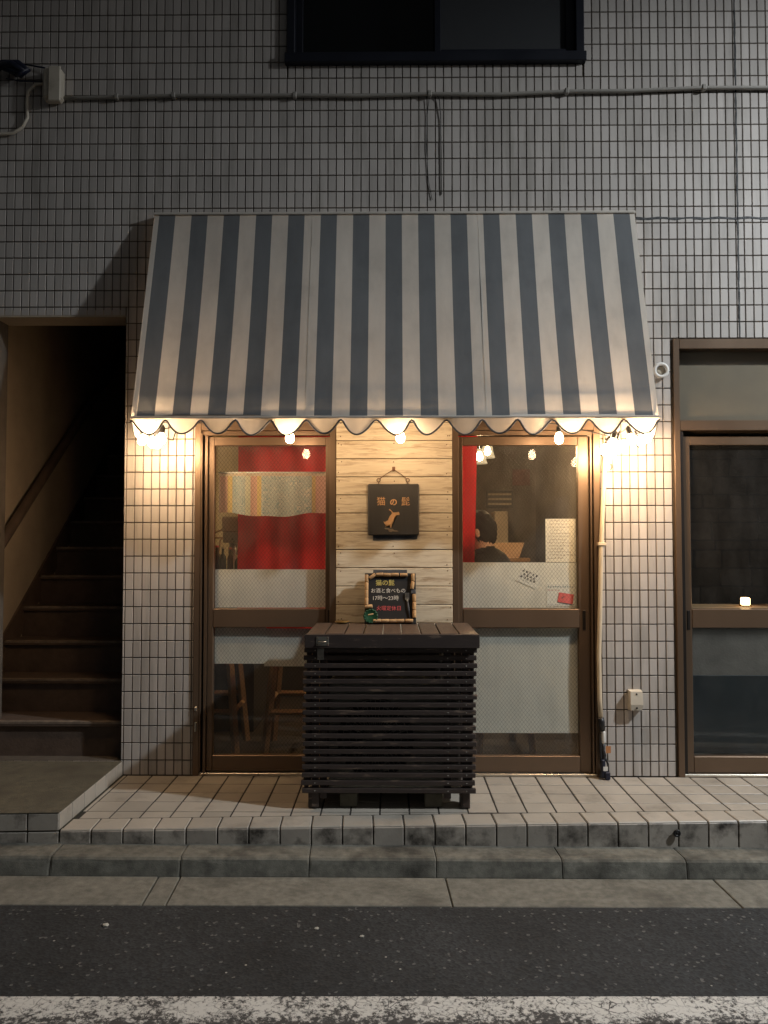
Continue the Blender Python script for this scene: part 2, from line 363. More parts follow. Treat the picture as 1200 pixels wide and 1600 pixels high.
# ------------------------------------------------------------------ mesh builder
class MB:
    def __init__(s): s.v = []; s.f = []; s.mi = []; s.smooth = []
    def add(s, vs, fs, mi=0, smooth=False):
        o = len(s.v); s.v += [tuple(v) for v in vs]
        for f in fs: s.f.append([i + o for i in f]); s.mi.append(mi); s.smooth.append(smooth)
        return s
    def box(s, x0, x1, y0, y1, z0, z1, mi=0, c=0.0, mat=None):
        if c <= 0:
            vs = [(x, y, z) for z in (z0, z1) for y in (y0, y1) for x in (x0, x1)]
            fs = [(0, 2, 3, 1), (4, 5, 7, 6), (0, 1, 5, 4), (2, 6, 7, 3), (0, 4, 6, 2), (1, 3, 7, 5)]
        else:
            bm = bmesh.new()
            bmesh.ops.create_cube(bm, size=1)
            for v in bm.verts:
                v.co = Vector(((x0 + x1) / 2 + v.co.x * (x1 - x0), (y0 + y1) / 2 + v.co.y * (y1 - y0), (z0 + z1) / 2 + v.co.z * (z1 - z0)))
            bmesh.ops.bevel(bm, geom=list(bm.edges), offset=c, segments=1, affect='EDGES', clamp_overlap=True)
            bm.verts.index_update()
            vs = [v.co.copy() for v in bm.verts]; fs = [[v.index for v in f.verts] for f in bm.faces]; bm.free()
        if mat is not None: vs = [mat @ Vector(v) for v in vs]
        return s.add(vs, fs, mi)
    def tube(s, pts, r, n=8, mi=0, cap=True, closed=False):
        pts = [Vector(p) for p in pts]; k = len(pts)
        rs = r if isinstance(r, (list, tuple)) else [r] * k
        vs = []; prev = None
        for i, p in enumerate(pts):
            a = pts[i - 1] if (i > 0 or closed) else p
            b = pts[(i + 1) % k] if (i < k - 1 or closed) else p
            t = (b - a).normalized()
            if prev is None: ref = Vector((0, 0, 1)) if abs(t.z) < .9 else Vector((1, 0, 0)); e1 = t.cross(ref).normalized()
            else: e1 = (prev - t * prev.dot(t)).normalized()
            prev = e1; e2 = t.cross(e1)
            for j in range(n):
                a_ = 2 * math.pi * j / n
                vs.append(p + (e1 * math.cos(a_) + e2 * math.sin(a_)) * rs[i])
        fs = []
        for i in range(k if closed else k - 1):
            for j in range(n):
                i2 = (i + 1) % k; fs.append((i * n + j, i * n + (j + 1) % n, i2 * n + (j + 1) % n, i2 * n + j))
        if cap and not closed: fs += [tuple(range(n))[::-1], tuple(range((k - 1) * n, k * n))]
        return s.add(vs, fs, mi, True)
    def lathe(s, prof, c=(0, 0, 0), n=20, mi=0, axis='z', cap=True):
        vs = []
        for r, h in prof:
            for j in range(n):
                a = 2 * math.pi * j / n; x, y = r * math.cos(a), r * math.sin(a)
                p = {'z': (x, y, h), 'y': (x, h, y), 'x': (h, x, y)}[axis]
                vs.append((c[0] + p[0], c[1] + p[1], c[2] + p[2]))
        k = len(prof); fs = []
        for i in range(k - 1):
            for j in range(n): fs.append((i * n + j, i * n + (j + 1) % n, (i + 1) * n + (j + 1) % n, (i + 1) * n + j))
        if cap: fs += [tuple(range(n))[::-1], tuple(range((k - 1) * n, k * n))]
        return s.add(vs, fs, mi, True)
    def prism(s, outline, y0, y1, mi=0):
        """outline in x,z extruded along y"""
        n = len(outline)
        vs = [(x, y0, z) for x, z in outline] + [(x, y1, z) for x, z in outline]
        fs = [tuple(range(n)), tuple(range(2 * n - 1, n - 1, -1))] + [(i, i + n, (i + 1) % n + n, (i + 1) % n) for i in range(n)]
        return s.add(vs, fs, mi)
    def prism_z(s, outline, z0, z1, mi=0):
        n = len(outline)
        vs = [(x, y, z0) for x, y in outline] + [(x, y, z1) for x, y in outline]
        fs = [tuple(range(n))[::-1], tuple(range(n, 2 * n))] + [(i, (i + 1) % n, (i + 1) % n + n, i + n) for i in range(n)]
        return s.add(vs, fs, mi)
    def mesh(s, name, mats, off=(0, 0, 0)):
        me = bpy.data.meshes.new(name)
        ox, oy, oz = off
        me.from_pydata([(x - ox, y - oy, z - oz) for x, y, z in s.v], [], s.f)
        for m in (mats if isinstance(mats, (list, tuple)) else [mats]): me.materials.append(M[m] if isinstance(m, str) else m)
        me.polygons.foreach_set('material_index', s.mi); me.polygons.foreach_set('use_smooth', s.smooth)
        bm = bmesh.new(); bm.from_mesh(me); bmesh.ops.recalc_face_normals(bm, faces=bm.faces); bm.to_mesh(me); bm.free()
        me.update(); return me

def root_off(o):
    v = Vector((0, 0, 0))
    while o is not None: v += o.location; o = o.parent
    return v
def part(name, mb, mat, parent, local=False):
    off = (0, 0, 0) if local else root_off(parent)
    o = bpy.data.objects.new(name, mb.mesh(name, mat, off)); COL.objects.link(o); o.parent = parent
    return o
def tag(o, label, cat, group=None):
    o['label'] = label; o['category'] = cat
    if group: o['group'] = group
    return o
def thing(name, label, cat, loc, rot=(0, 0, 0), group=None):
    o = bpy.data.objects.new(name, None); o.empty_display_size = .05; COL.objects.link(o)
    o.location = loc; o.rotation_euler = rot
    return tag(o, label, cat, group)
def solo(name, mb, mat, label, cat, group=None):
    """a thing that is one mesh, its origin at the middle of its base"""
    xs = [v[0] for v in mb.v]; ys = [v[1] for v in mb.v]; zs = [v[2] for v in mb.v]
    off = ((min(xs) + max(xs)) / 2, (min(ys) + max(ys)) / 2, min(zs))
    o = bpy.data.objects.new(name, mb.mesh(name, mat, off)); COL.objects.link(o); o.location = off
    return tag(o, label, cat, group)
def struct(name, mb, mat, mw=None):
    o = bpy.data.objects.new(name, mb.mesh(name, mat)); COL.objects.link(o)
    if mw is not None: o.matrix_world = mw
    o['kind'] = 'structure'; return o
def inst(name, me, parent, loc, rot=(0, 0, 0)):
    o = bpy.data.objects.new(name, me); COL.objects.link(o); o.parent = parent; o.location = Vector(loc) - root_off(parent); o.rotation_euler = rot
    return o

# ------------------------------------------------------------------ street: sloping gently down to the right, slightly oblique to the wall
ST = Matrix.Translation((0, -.786, .02)) @ Matrix.Rotation(R(2.63), 4, 'Z') @ Matrix.Rotation(.0208, 4, 'Y')
# local frame: x along the street, -y out into the street, z up
struct('ground', MB().box(-150, 150, -150, 150, -2.4, -2.2), 'ground')
struct('road', MB().box(-40, 40, -12, -.45, -.2, 0), 'asphalt', ST)
struct('road_marking', MB().box(-40, 40, -1.25, -1.10, .0008, .004), 'line', ST)
gut = struct('gutter', MB().box(-40, 40, -.45, -.0, -.2, -.012), 'mortar', ST)
kerb = struct('kerb', MB().box(-40, 40, -.15, .25, -.2, .03), 'mortar', ST)
gj = [-8.3, -7.1, -5.9, -4.7, -3.5, -2.3, -1.075, -.975, .24, 1.5, 2.7, 3.9, 5.1, 6.3, 7.5]
for a, b in zip(gj, gj[1:]):
    m = MB(); k = random.uniform(-.001, .0015)
    m.box(a + .003, b - .003, -.448, -.172, -.02, .003 + k, c=.003)
    part('gutter_slab', m, 'gutter', gut, local=True)
kj = [.20 + .59 * k for k in range(-13, 13)]
prof = [(.02, -.1), (.02, .081), (-.128, .084), (-.146, .080), (-.155, .071), (-.159, .056), (-.171, .004), (-.173, -.1)]
for a, b in zip(kj, kj[1:]):
    m = MB(); dz = random.uniform(-.002, .002); dy = random.uniform(-.0015, .0015); a2, b2 = a + .0022, b - .0022
    xs = [a2, a2 + .008, a2 + .15, a2 + .3, b2 - .15, b2 - .008, b2]; n = len(prof); vs = []
    for i, x in enumerate(xs):
        e = .0018 if i in (0, len(xs) - 1) else 0
        vs += [(x, y + dy + (e if y < -.05 else 0) + random.uniform(-.001, .001), z + dz - (e if z > .03 else 0) + random.uniform(-.001, .001)) for y, z in prof]
    fs = [(i * n + j, i * n + (j + 1) % n, (i + 1) * n + (j + 1) % n, (i + 1) * n + j) for i in range(len(xs) - 1) for j in range(n)]
    fs += [tuple(range(n)), tuple(range((len(xs) - 1) * n, len(xs) * n))]
    m.add(vs, fs); part('kerb_stone', m, 'concrete', kerb, local=True)

# ------------------------------------------------------------------ tiled pavement in front of the shop
ZP = .195
def yf(x): return -.786 + .0459 * x
pv = struct('pavement', MB().prism_z([(-1.588, .12), (-1.588, yf(-1.588) + .012), (5.2, yf(5.2) + .012), (5.2, .12)], -.3, ZP - .0025), 'mortar')
def chamfer_tile(w, d, h, c=.002, j=.006):
    m = MB(); m.box(j / 2, w - j / 2, -d + j / 2, -j / 2, -h, 0, c=c); return m
ft = chamfer_tile(.15, .15, .012, .002, .009).mesh('floor_tile', 'floor_tile')
x = -1.56
cols = [-1.56 + .15 * k for k in range(0, 32)]
for ci, cx in enumerate(cols):
    for r in range(3):
        t = inst('tile', ft, pv, (cx, -.15 * r + .0, ZP + random.uniform(-.0008, .0008)), (random.uniform(-.003, .003), random.uniform(-.003, .003), 0))
    # fourth row and the thin cut row behind the nosing tiles
    xa, xb = cx + .0045, cx + .1455
    la, lb = yf(xa) + .156, yf(xb) + .156
    ya, yb = max(-.5955, la), max(-.5955, lb)
    part('tile', MB().prism_z([(xa, -.4545), (xa, ya), (xb, yb), (xb, -.4545)], ZP - .012, ZP), 'floor_tile', pv)
    if la < -.612 and lb < -.606:
        part('tile', MB().prism_z([(xa, -.603), (xa, la), (xb, lb), (xb, -.603)], ZP - .012, ZP), 'floor_tile', pv)
    if ci == 0: part('tile', MB().prism_z([(-1.586, -.003), (-1.586, -.597), (cx - .003, -.597), (cx - .003, -.003)], ZP - .012, ZP), 'floor_tile', pv)
rz = R(2.63)
nt_ = chamfer_tile(.15, .15, .03, .004, .006).mesh('nosing_tile', 'floor_tile')
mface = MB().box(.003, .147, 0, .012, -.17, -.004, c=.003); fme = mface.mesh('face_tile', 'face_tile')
for k in range(-11, 35):
    u = .06 + .15 * k
    if u < -1.61: continue
    px_, py_ = u * math.cos(rz), -.786 + u * math.sin(rz)
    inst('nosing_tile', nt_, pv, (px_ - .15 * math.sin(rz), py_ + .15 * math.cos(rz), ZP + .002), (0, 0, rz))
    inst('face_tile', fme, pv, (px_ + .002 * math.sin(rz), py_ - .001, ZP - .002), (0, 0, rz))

# raised landing before the stairs
ZL = .28; XL = -1.590
land = struct('landing', MB().prism_z([(-4.2, .10), (-4.2, yf(-4.2) + .014), (XL - .010, yf(XL) + .014), (XL - .010, .10)], -.3, ZL - .003), 'landing')
part('edge_strip', MB().prism_z([(-4.2, yf(-4.2) + .03), (-4.2, yf(-4.2)), (XL, yf(XL)), (XL, yf(XL) + .03)], ZL - .004, ZL), 'landing', land)
part('edge_strip', MB().prism_z([(XL - .02, .02), (XL - .02, yf(XL) + .031), (XL, yf(XL) + .031), (XL, .02)], ZL - .004, ZL - .0005), 'landing', land)
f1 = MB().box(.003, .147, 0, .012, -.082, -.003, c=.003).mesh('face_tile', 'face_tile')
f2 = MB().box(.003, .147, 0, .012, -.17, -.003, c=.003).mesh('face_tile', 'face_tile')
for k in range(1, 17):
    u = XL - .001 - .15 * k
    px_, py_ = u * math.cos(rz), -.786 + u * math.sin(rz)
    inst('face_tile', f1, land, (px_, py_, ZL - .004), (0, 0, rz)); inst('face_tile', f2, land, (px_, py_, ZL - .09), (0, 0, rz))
f3 = MB().box(-.012, 0, .003, .147, -.084, -.004, c=.003).mesh('face_tile', 'floor_tile')
for k in range(6):
    inst('face_tile', f3, land, (XL + .002, yf(XL) + .002 + .15 * k, ZL - .001 + .0), (0, 0, 0))
part('dirt_joint', MB().box(XL - .001, XL + .012, yf(XL) + .02, 0, ZP - .01, ZP + .003), 'moss', pv)

# ------------------------------------------------------------------ the tiled building
bld = thing('tiled_building', 'tiled building with the awning shop, a stairway on the left and brown doors', 'building', (0, .1, .195))
WT = 6.4                                    # wall top
XW0, XW1 = -4.6, 5.2
TH = .18                                    # wall thickness
G = .006                                    # grout lies this far behind the tile face
OPEN = [(-2.40, -1.60, .28, 2.932), (-1.171, 1.236, .195, 2.33), (1.675, 3.60, .195, 2.78), (-.63, 1.158, 4.48, 5.75)]
def in_open(x0, x1, z0, z1):
    for a, b, c, d in OPEN:
        if x0 < b - .001 and x1 > a + .001 and z0 < d - .001 and z1 > c + .001: return True
    return False
xs = sorted({XW0, XW1} | {o[0] for o in OPEN} | {o[1] for o in OPEN})
zs = sorted({-.2, WT} | {o[2] for o in OPEN} | {o[3] for o in OPEN})
m = MB()
for xa, xb in zip(xs, xs[1:]):
    for za, zb in zip(zs, zs[1:]):
        if not in_open(xa, xb, za, zb): m.box(xa, xb, G, TH, za, zb)
wall = part('wall', m, 'grout', bld)
# tiles: 45 x 95 mm upright on a 50 x 100 mm grid; clipped at openings
def tile_mb(m, x0, x1, z0, z1):
    c = .0022; j = .0023; x0 += j; x1 -= j; z0 += j; z1 -= j
    if x1 - x0 < .006 or z1 - z0 < .006: return
    vs = [(x0, G + .001, z0), (x1, G + .001, z0), (x1, G + .001, z1), (x0, G + .001, z1), (x0 + c, 0, z0 + c), (x1 - c, 0, z0 + c), (x1 - c, 0, z1 - c), (x0 + c, 0, z1 - c)]
    vs = [(a, b + dy_ * 1, d) for a, b, d in vs]
    m.add(vs, [(4, 5, 6, 7), (0, 1, 5, 4), (1, 2, 6, 5), (2, 3, 7, 6), (3, 0, 4, 7)])
cells = []
def cut(x0, x1, z0, z1):
    """clip a grid cell at the openings; a cell wholly inside an opening is dropped"""
    out = [(x0, x1, z0, z1)]
    for a, b, c, d in OPEN:
        nxt = []
        for p in out:
            p0, p1, q0, q1 = p
            if p0 >= b or p1 <= a or q0 >= d or q1 <= c: nxt.append(p); continue
            if p0 < a: nxt.append((p0, a, q0, q1))
            if p1 > b: nxt.append((b, p1, q0, q1))
            if q0 < c: nxt.append((max(p0, a), min(p1, b), q0, c))
            if q1 > d: nxt.append((max(p0, a), min(p1, b), d, q1))
        out = nxt
    return out
dy_ = 0
def ok_tile(p0, p1, q0, q1):
    if q1 <= .196: return False
    if p0 > -1.601 and p1 < -1.170 or p0 > 1.235 and p1 < 1.676: return True
    if p1 <= -2.40 and q0 < 2.93 and p0 > -2.52: return False
    return True
k0 = math.floor((-4.0 - .015) / .05); k1 = math.ceil((4.6 - .015) / .05)
for kx in range(k0, k1):
    for kz in range(1, 62):
        x0 = .015 + .05 * kx; z0 = .085 + .1 * kz
        if z0 + .1 < .19: continue
        for p in cut(x0, x0 + .05, max(z0, .197), z0 + .1):
            if ok_tile(*p): cells.append(p)
# the 300 largest in the photo are the pillar tiles at eye height
def is_pillar(p): return p[3] < 2.25 and (-1.60 <= p[0] and p[1] <= -1.17 or 1.235 <= p[0] and p[1] <= 1.68)
full = [p for p in cells if is_pillar(p) and p[1] - p[0] > .049 and p[3] - p[2] > .099]
full.sort(key=lambda p: abs((p[2] + p[3]) / 2 - 1.35))
near = full[:300]; ns = set(near)
tm = MB(); tile_mb(tm, 0, .05, 0, .1); tme = tm.mesh('tile', 'tile')
for p in near: inst('tile', tme, bld, (p[0], random.uniform(-.0006, .0004), p[2]), (random.uniform(-.004, .004), 0, random.uniform(-.006, .006)))
m = MB()
for p in cells:
    if p in ns: continue
    dy_ = random.uniform(-.0008, .0005)
    tile_mb(m, *p)
o = part('tile_field', m, 'tile', bld); o['kind'] = 'stuff'; o['label'] = 'grey upright tiles covering the upper wall'
dy_ = 0
# sealant joints
def wavy_strip(pts, w, y0=-.002, depth=.006):
    mm = MB(); vs = []
    for (x, z), (nx, nz_) in pts:
        ww = w * random.uniform(.6, 1.25)
        vs += [(x - nx * ww, y0, z - nz_ * ww), (x + nx * ww, y0, z + nz_ * ww), (x - nx * ww, y0 + depth, z - nz_ * ww), (x + nx * ww, y0 + depth, z + nz_ * ww)]
    fs = []
    for i in range(len(pts) - 1):
        a = i * 4; b = a + 4
        fs += [(a, a + 1, b + 1, b), (a, b, b + 2, a + 2), (a + 1, a + 3, b + 3, b + 1)]
    mm.add(vs, fs); return mm
part('sealant_joint', wavy_strip([((1.40 + .025 * i, 3.512 + .003 * math.sin(i * .9)), (0, 1)) for i in range(112)], .007), 'sealant', bld)
part('sealant_joint', wavy_strip([((2.078 + .001 * math.sin(i), 2.79 + .03 * i), (1, 0)) for i in range(115)], .0045), 'sealant', bld)
# stair opening: pier face, soffit, stairwell
part('pier', MB().box(-2.52, -2.401, -.004, .176, .282, 2.93), 'plaster', bld)
part('soffit', MB().box(-2.62, -1.602, .002, .19, 2.925, 2.965), 'plaster', bld)
part('stair_wall', MB().box(-2.72, -2.62, .182, 4.3, -.1, 6.0), 'stair_wall', bld)
part('stair_wall', MB().box(-1.598, -1.56, .182, 4.3, -.1, 6.0), 'stair_side', bld)
part('stair_wall', MB().box(-2.72, -1.56, 4.3, 4.4, -.1, 6.0), 'stair_side', bld)
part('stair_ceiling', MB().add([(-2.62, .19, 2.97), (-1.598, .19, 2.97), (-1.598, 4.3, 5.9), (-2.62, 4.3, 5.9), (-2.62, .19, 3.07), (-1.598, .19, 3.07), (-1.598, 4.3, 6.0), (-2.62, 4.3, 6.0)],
     [(0, 1, 2, 3), (4, 5, 6, 7), (0, 1, 5, 4), (2, 3, 7, 6), (0, 3, 7, 4), (1, 2, 6, 5)]), 'stair_side', bld)
stair = thing('staircase', 'dark brown staircase climbing behind the opening left of the shop', 'staircase', (-2.11, .1, ZL))
H_, T_ = .2075, .26
part('stringer', MB().add([(-2.618, .10, .20), (-2.618, 4.2, 3.45), (-2.618, 4.2, .2), (-1.60, .10, .20), (-1.60, 4.2, 3.45), (-1.60, 4.2, .2)],
     [(0, 1, 2), (3, 5, 4), (0, 3, 4, 1), (0, 2, 5, 3), (1, 4, 5, 2)]), 'stair_dark', stair)
for n in range(15):
    y0 = .08 + T_ * n; z1 = ZL + H_ * (n + 1)
    mm = MB(); mm.box(-2.618, -1.60, y0 + .02, y0 + T_ + .05, z1 - H_ - .02, z1 - .031); mm.box(-2.618, -1.60, y0, y0 + T_ + .02, z1 - .03, z1, c=.005)
    stp = part('step', mm, 'stair_dark', stair)
    part('nosing_strip', MB().box(-2.60, -1.62, y0 - .002, y0 + .035, z1 - .012, z1 + .003, c=.001), 'stair_nose', stp)
part('skirting', MB().add([(-2.605, .2, .62), (-2.605, 4.2, 3.82), (-2.605, 4.2, 3.6), (-2.605, .2, .4), (-2.62, .2, .62), (-2.62, 4.2, 3.82), (-2.62, 4.2, 3.6), (-2.62, .2, .4)],
     [(0, 1, 2, 3), (4, 5, 6, 7), (0, 1, 5, 4), (2, 3, 7, 6), (0, 3, 7, 4), (1, 2, 6, 5)]), 'stair_dark', stair)
part('handrail', MB().tube([(-2.56, .2, 1.35), (-2.56, .6, 1.68), (-2.56, 2.0, 2.82), (-2.56, 4.0, 4.42)], .035, 8), 'stair_dark', stair)

# wood panel between the doors: separate planks
WZ = [1.956 + .108 * k for k in range(-16, 4)]
m = MB().box(-.333, .362, .0, .10, .196, 2.32); panel = part('wood_panel', m, 'rust_wire', bld)
zlo = .2
for z in [w for w in WZ if w > .22] + [2.30]:
    mm = MB(); e = random.uniform(-.001, .002)
    mm.box(-.329, .359, -.014 - e, -.0005, zlo + .0022, min(z, 2.315) - .0018, c=.0025)
    pl = part('plank', mm, 'plank', panel); zlo = z
    nm = MB()
    for xx in (-.315, -.30, .345, .33, .012):
        if xx == .012 or random.random() < .6: nm.lathe([(.0035, -.0165 - e), (.0035, -.010)], (xx + random.uniform(-.004, .004), 0, z - random.choice((.02, .085)) + random.uniform(-.006, .006)), 8, axis='y')
    if nm.v: part('nail', nm, 'rust_wire', panel)

# door frames and leaves
def door(x0, x1, zt, leaf_x0, leaf_x1, g0, g1, top_glass, handle_x, mats='brown_alu', glass='wired_glass', gtop=2.148, gmid=(1.062, 1.172), gbot=.309):
    fr = MB()
    fr.box(x0, x0 + .035, -.012, .12, .197, zt, c=.002); fr.box(x1 - .035, x1, -.012, .12, .197, zt, c=.002)
    fr.box(x0 + .036, x1 - .036, -.011, .12, 2.235 if zt < 2.5 else zt - .06, zt - .001, c=.002)
    d = part('door', fr, mats, bld); d['label'] = 'brown metal sliding door frame'
    part('track', MB().box(x0 + .036, x1 - .036, -.006, .12, .196, .212, c=.002), 'steel', d)
    st = MB()
    st.box(leaf_x0, g0, .02, .066, .214, 2.20, c=.003); st.box(g1, leaf_x1, .02, .066, .214, 2.20, c=.003)
    st.box(g0, g1, .022, .064, gtop, 2.199, c=.002); st.box(g0, g1, .018, .064, gmid[0], gmid[1], c=.003); st.box(g0, g1, .020, .064, .2145, gbot, c=.003)
    part('leaf_frame', st, mats, d)
    part('glass_pane', MB().box(g0 - .004, g1 + .004, .046, .051, gmid[1] - .004, gtop + .004), glass, d)
    part('glass_pane', MB().box(g0 - .004, g1 + .004, .046, .051, gbot - .004, gmid[0] + .004), glass, d)
    if handle_x is not None:
        part('handle', MB().box(handle_x - .009, handle_x + .009, .0165, .024, 1.05, 1.165, c=.002), 'dark_alu', d)
    return d
d1 = door(-1.171, -.333, 2.33, -1.098, -.352, -1.063, -.395, None, -.372)
part('jamb_strip', MB().box(-1.134, -1.128, -.014, .06, .215, 2.22).box(-1.115, -1.1, .004, .06, .215, 2.22), 'brown_alu', d1)
part('dark_gap', MB().box(-1.129, -1.099, .066, .115, .213, 2.234), 'dark_alu', d1)
part('catch', MB().box(-1.160, -1.148, -.018, -.011, .575, .60, c=.002).box(-1.160, -1.149, -.019, -.011, .455, .51, c=.002), 'steel', d1)
d2 = door(.362, 1.236, 2.33, .380, 1.176, .424, 1.111, None, 1.140)
part('jamb_strip', MB().box(1.178, 1.186, -.006, .06, .215, 2.22).box(1.196, 1.201, -.015, .06, .215, 2.22), 'brown_alu', d2)
for d, xa, xb in ((d1, -1.13, -.37), (d2, .40, 1.195)):
    part('header_lip', MB().box(xa, xb, -.004, .018, 2.205, 2.232, c=.002), 'brown_alu', d)
d3 = door(1.677, 3.55, 2.78, 1.735, 2.62, 1.778, 2.56, None, 1.757, glass='glass')
part('transom', MB().box(1.713, 3.514, -.008, .12, 2.232, 2.292, c=.002), 'brown_alu', d3)
part('transom_glass', MB().box(1.713, 3.514, .05, .056, 2.292, 2.72), 'glass', d3)
part('transom_panel', MB().box(1.713, 3.514, .066, .07, 2.292, 2.72), 'transom_panel', d3)
part('jamb_strip', MB().box(1.713, 1.733, .0, .06, .215, 2.23), 'dark_alu', d3)
part('leaf_frame', MB().box(2.60, 2.66, .07, .11, .214, 2.22, c=.002).box(3.46, 3.513, .07, .11, .214, 2.22, c=.002).box(2.66, 3.46, .07, .11, 1.06, 1.172, c=.002).box(2.66, 3.46, .07, .11, .214, .31, c=.002).box(2.66, 3.46, .07, .11, 2.15, 2.22, c=.002), 'brown_alu', d3)
part('glass_pane', MB().box(2.65, 3.47, .088, .093, .30, 2.16), 'glass', d3)
# wall pieces over and between the openings: lintel behind the awning
part('lintel', MB().box(-1.17, 1.235, .121, .178, 2.225, 2.329), 'dark_alu', bld)
part('pier_back', MB().box(-.333, .362, .101, .179, .2, 2.224), 'room_dark', bld)

# upper window
w = MB(); w.box(-.632, -.585, -.035, .16, 4.48, 5.75, c=.003); w.box(1.112, 1.160, -.035, .16, 4.48, 5.75, c=.003); w.box(-.645, 1.172, -.045, .16, 4.462, 4.52, c=.003); w.box(-.584, 1.111, -.035, .16, 5.70, 5.749, c=.003)
win = part('window', w, 'black_alu', bld)
part('sash', MB().box(.262, .30, .0, .04, 4.521, 5.699, c=.002).box(1.06, 1.111, .0, .04, 4.521, 5.699, c=.002).box(.301, 1.059, .0, .04, 4.521, 4.56, c=.002).box(.301, 1.059, .0, .04, 5.65, 5.699, c=.002), 'black_alu', win)
part('insect_screen', MB().box(.30, 1.06, .018, .022, 4.56, 5.65), 'screen', win)
part('sash', MB().box(-.584, -.545, .05, .09, 4.521, 5.699, c=.002).box(.265, .305, .05, .09, 4.521, 5.699, c=.002).box(-.544, .264, .05, .09, 4.521, 4.56, c=.002).box(-.544, .264, .05, .09, 5.65, 5.699, c=.002), 'black_alu', win)
part('glass_pane', MB().box(-.545, .265, .068, .073, 4.555, 5.655), 'dark_glass', win)
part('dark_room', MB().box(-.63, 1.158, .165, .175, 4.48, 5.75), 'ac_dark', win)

# interior of the shop
RX0, RX1, RY1, RZ = -1.555, 1.50, 3.45, 2.75
part('room_floor', MB().box(RX0, RX1, .10, RY1, .10, .194), 'room_floor', bld)
part('room_ceiling', MB().box(RX0, RX1, .181, RY1, RZ, RZ + .1), 'room_ceiling', bld)
part('room_wall', MB().box(RX0 - .004, RX0 + .05, .181, RY1, 1.20, RZ), 'room_pale', bld)
part('low_room_shade', MB().box(RX0 - .004, RX0 + .06, .181, RY1, .195, 1.199), 'low_room_shade', bld)  # added dark lower wall, dims the view through the low glass
part('room_wall', MB().box(RX1, RX1 + .05, .181, RY1, .195, RZ), 'room_dark', bld)
part('room_wall', MB().box(RX0, -.35, RY1, RY1 + .1, 1.20, RZ), 'room_pale', bld)
part('low_room_shade', MB().box(RX0, -.35, RY1 - .01, RY1 + .1, .195, 1.199), 'low_room_shade', bld)
part('room_wall', MB().box(-.35, RX1, RY1, RY1 + .1, .195, RZ), 'room_dark', bld)
# interior next door
part('room_floor', MB().box(1.56, 5.0, .121, 2.2, .10, .194), 'room_floor', bld)
part('room_ceiling', MB().box(1.56, 5.0, .181, 2.2, 2.75, 2.85), 'room_dark', bld)
part('room_wall', MB().box(4.9, 5.0, .181, 2.2, .195, 2.75), 'room_dark', bld)
bw = part('block_wall', MB().box(1.56, 4.9, 1.02, 1.1, .195, 2.75), 'room_dark', bld)
z = 1.12
while z < 2.6:
    h = random.choice((.07, .10, .13)); x = 1.57 + random.uniform(-.0, .1)
    while x < 3.2:
        wd = random.uniform(.16, .34)
        part('block', MB().box(x + .004, x + wd - .004, 1.005 - random.uniform(0, .02), 1.02, z + .004, z + h - .004, c=.004), 'block', bw); x += wd
    z += h

# ------------------------------------------------------------------ awning
AX0, AX1 = -1.417, 1.443
aw = thing('striped_awning', 'grey and cream striped awning with scalloped valance over the shop front', 'awning', (.013, -.03, 2.14))
edges = [AX0, AX0 + .029] + [AX0 + .029 + (AX1 - AX0 - .058) * k / 29 for k in range(1, 30)] + [AX1]
cols_ = []
for i, (a, b) in enumerate(zip(edges, edges[1:])):
    mi = 0 if i in (0, len(edges) - 2) else (1 if (i - 1) % 2 == 0 else 0)
    cols_.append((a, b, mi))
NR = 26
def awn_pt(x, t):
    y = -.05 + (-.42 + .05) * t; zz = 3.53 + (2.246 - 3.53) * t
    s = math.sin(math.pi * t) * (.012 + .007 * abs(math.sin((x + .47) * math.pi / .985)) + .004 * math.sin(x * 5.3 + 1) + .003 * math.sin(x * 11.0 + 2 + t * 3))
    u = (x - AX0) / (AX1 - AX0); s *= min(1, min(x - AX0, AX1 - x) / .25 + .02)
    sw = .006 * math.sin(u * math.pi * 3) * t
    return (x, y + s * .95 + sw * .4, zz - s * .28 + .0015 * math.sin(x * 7 + 1))
m = MB()
for a, b, mi in cols_:
    for r in range(NR):
        t0, t1 = r / NR, (r + 1) / NR
        m.add([awn_pt(a, t0), awn_pt(b, t0), awn_pt(b, t1), awn_pt(a, t1)], [(0, 1, 2, 3)], mi, True)
can = part('canopy', m, ['awn_light', 'awn_dark'], aw)
bmx = bmesh.new(); bmx.from_mesh(can.data); bmesh.ops.remove_doubles(bmx, verts=bmx.verts, dist=1e-5); bmesh.ops.recalc_face_normals(bmx, faces=bmx.faces); bmx.to_mesh(can.data); bmx.free()
for p in can.data.polygons: p.use_smooth = True
for sx in (-.47, .515):     # sewn seams in the cloth
    mm = MB(); vs = []
    for r in range(NR + 1):
        q = awn_pt(sx, r / NR); vs += [(q[0] - .0018, q[1] - .0012, q[2]), (q[0] + .0018, q[1] - .0012, q[2])]
    mm.add(vs, [(2 * i, 2 * i + 1, 2 * i + 3, 2 * i + 2) for i in range(NR)], 0, True); part('seam', mm, 'awn_light', aw)
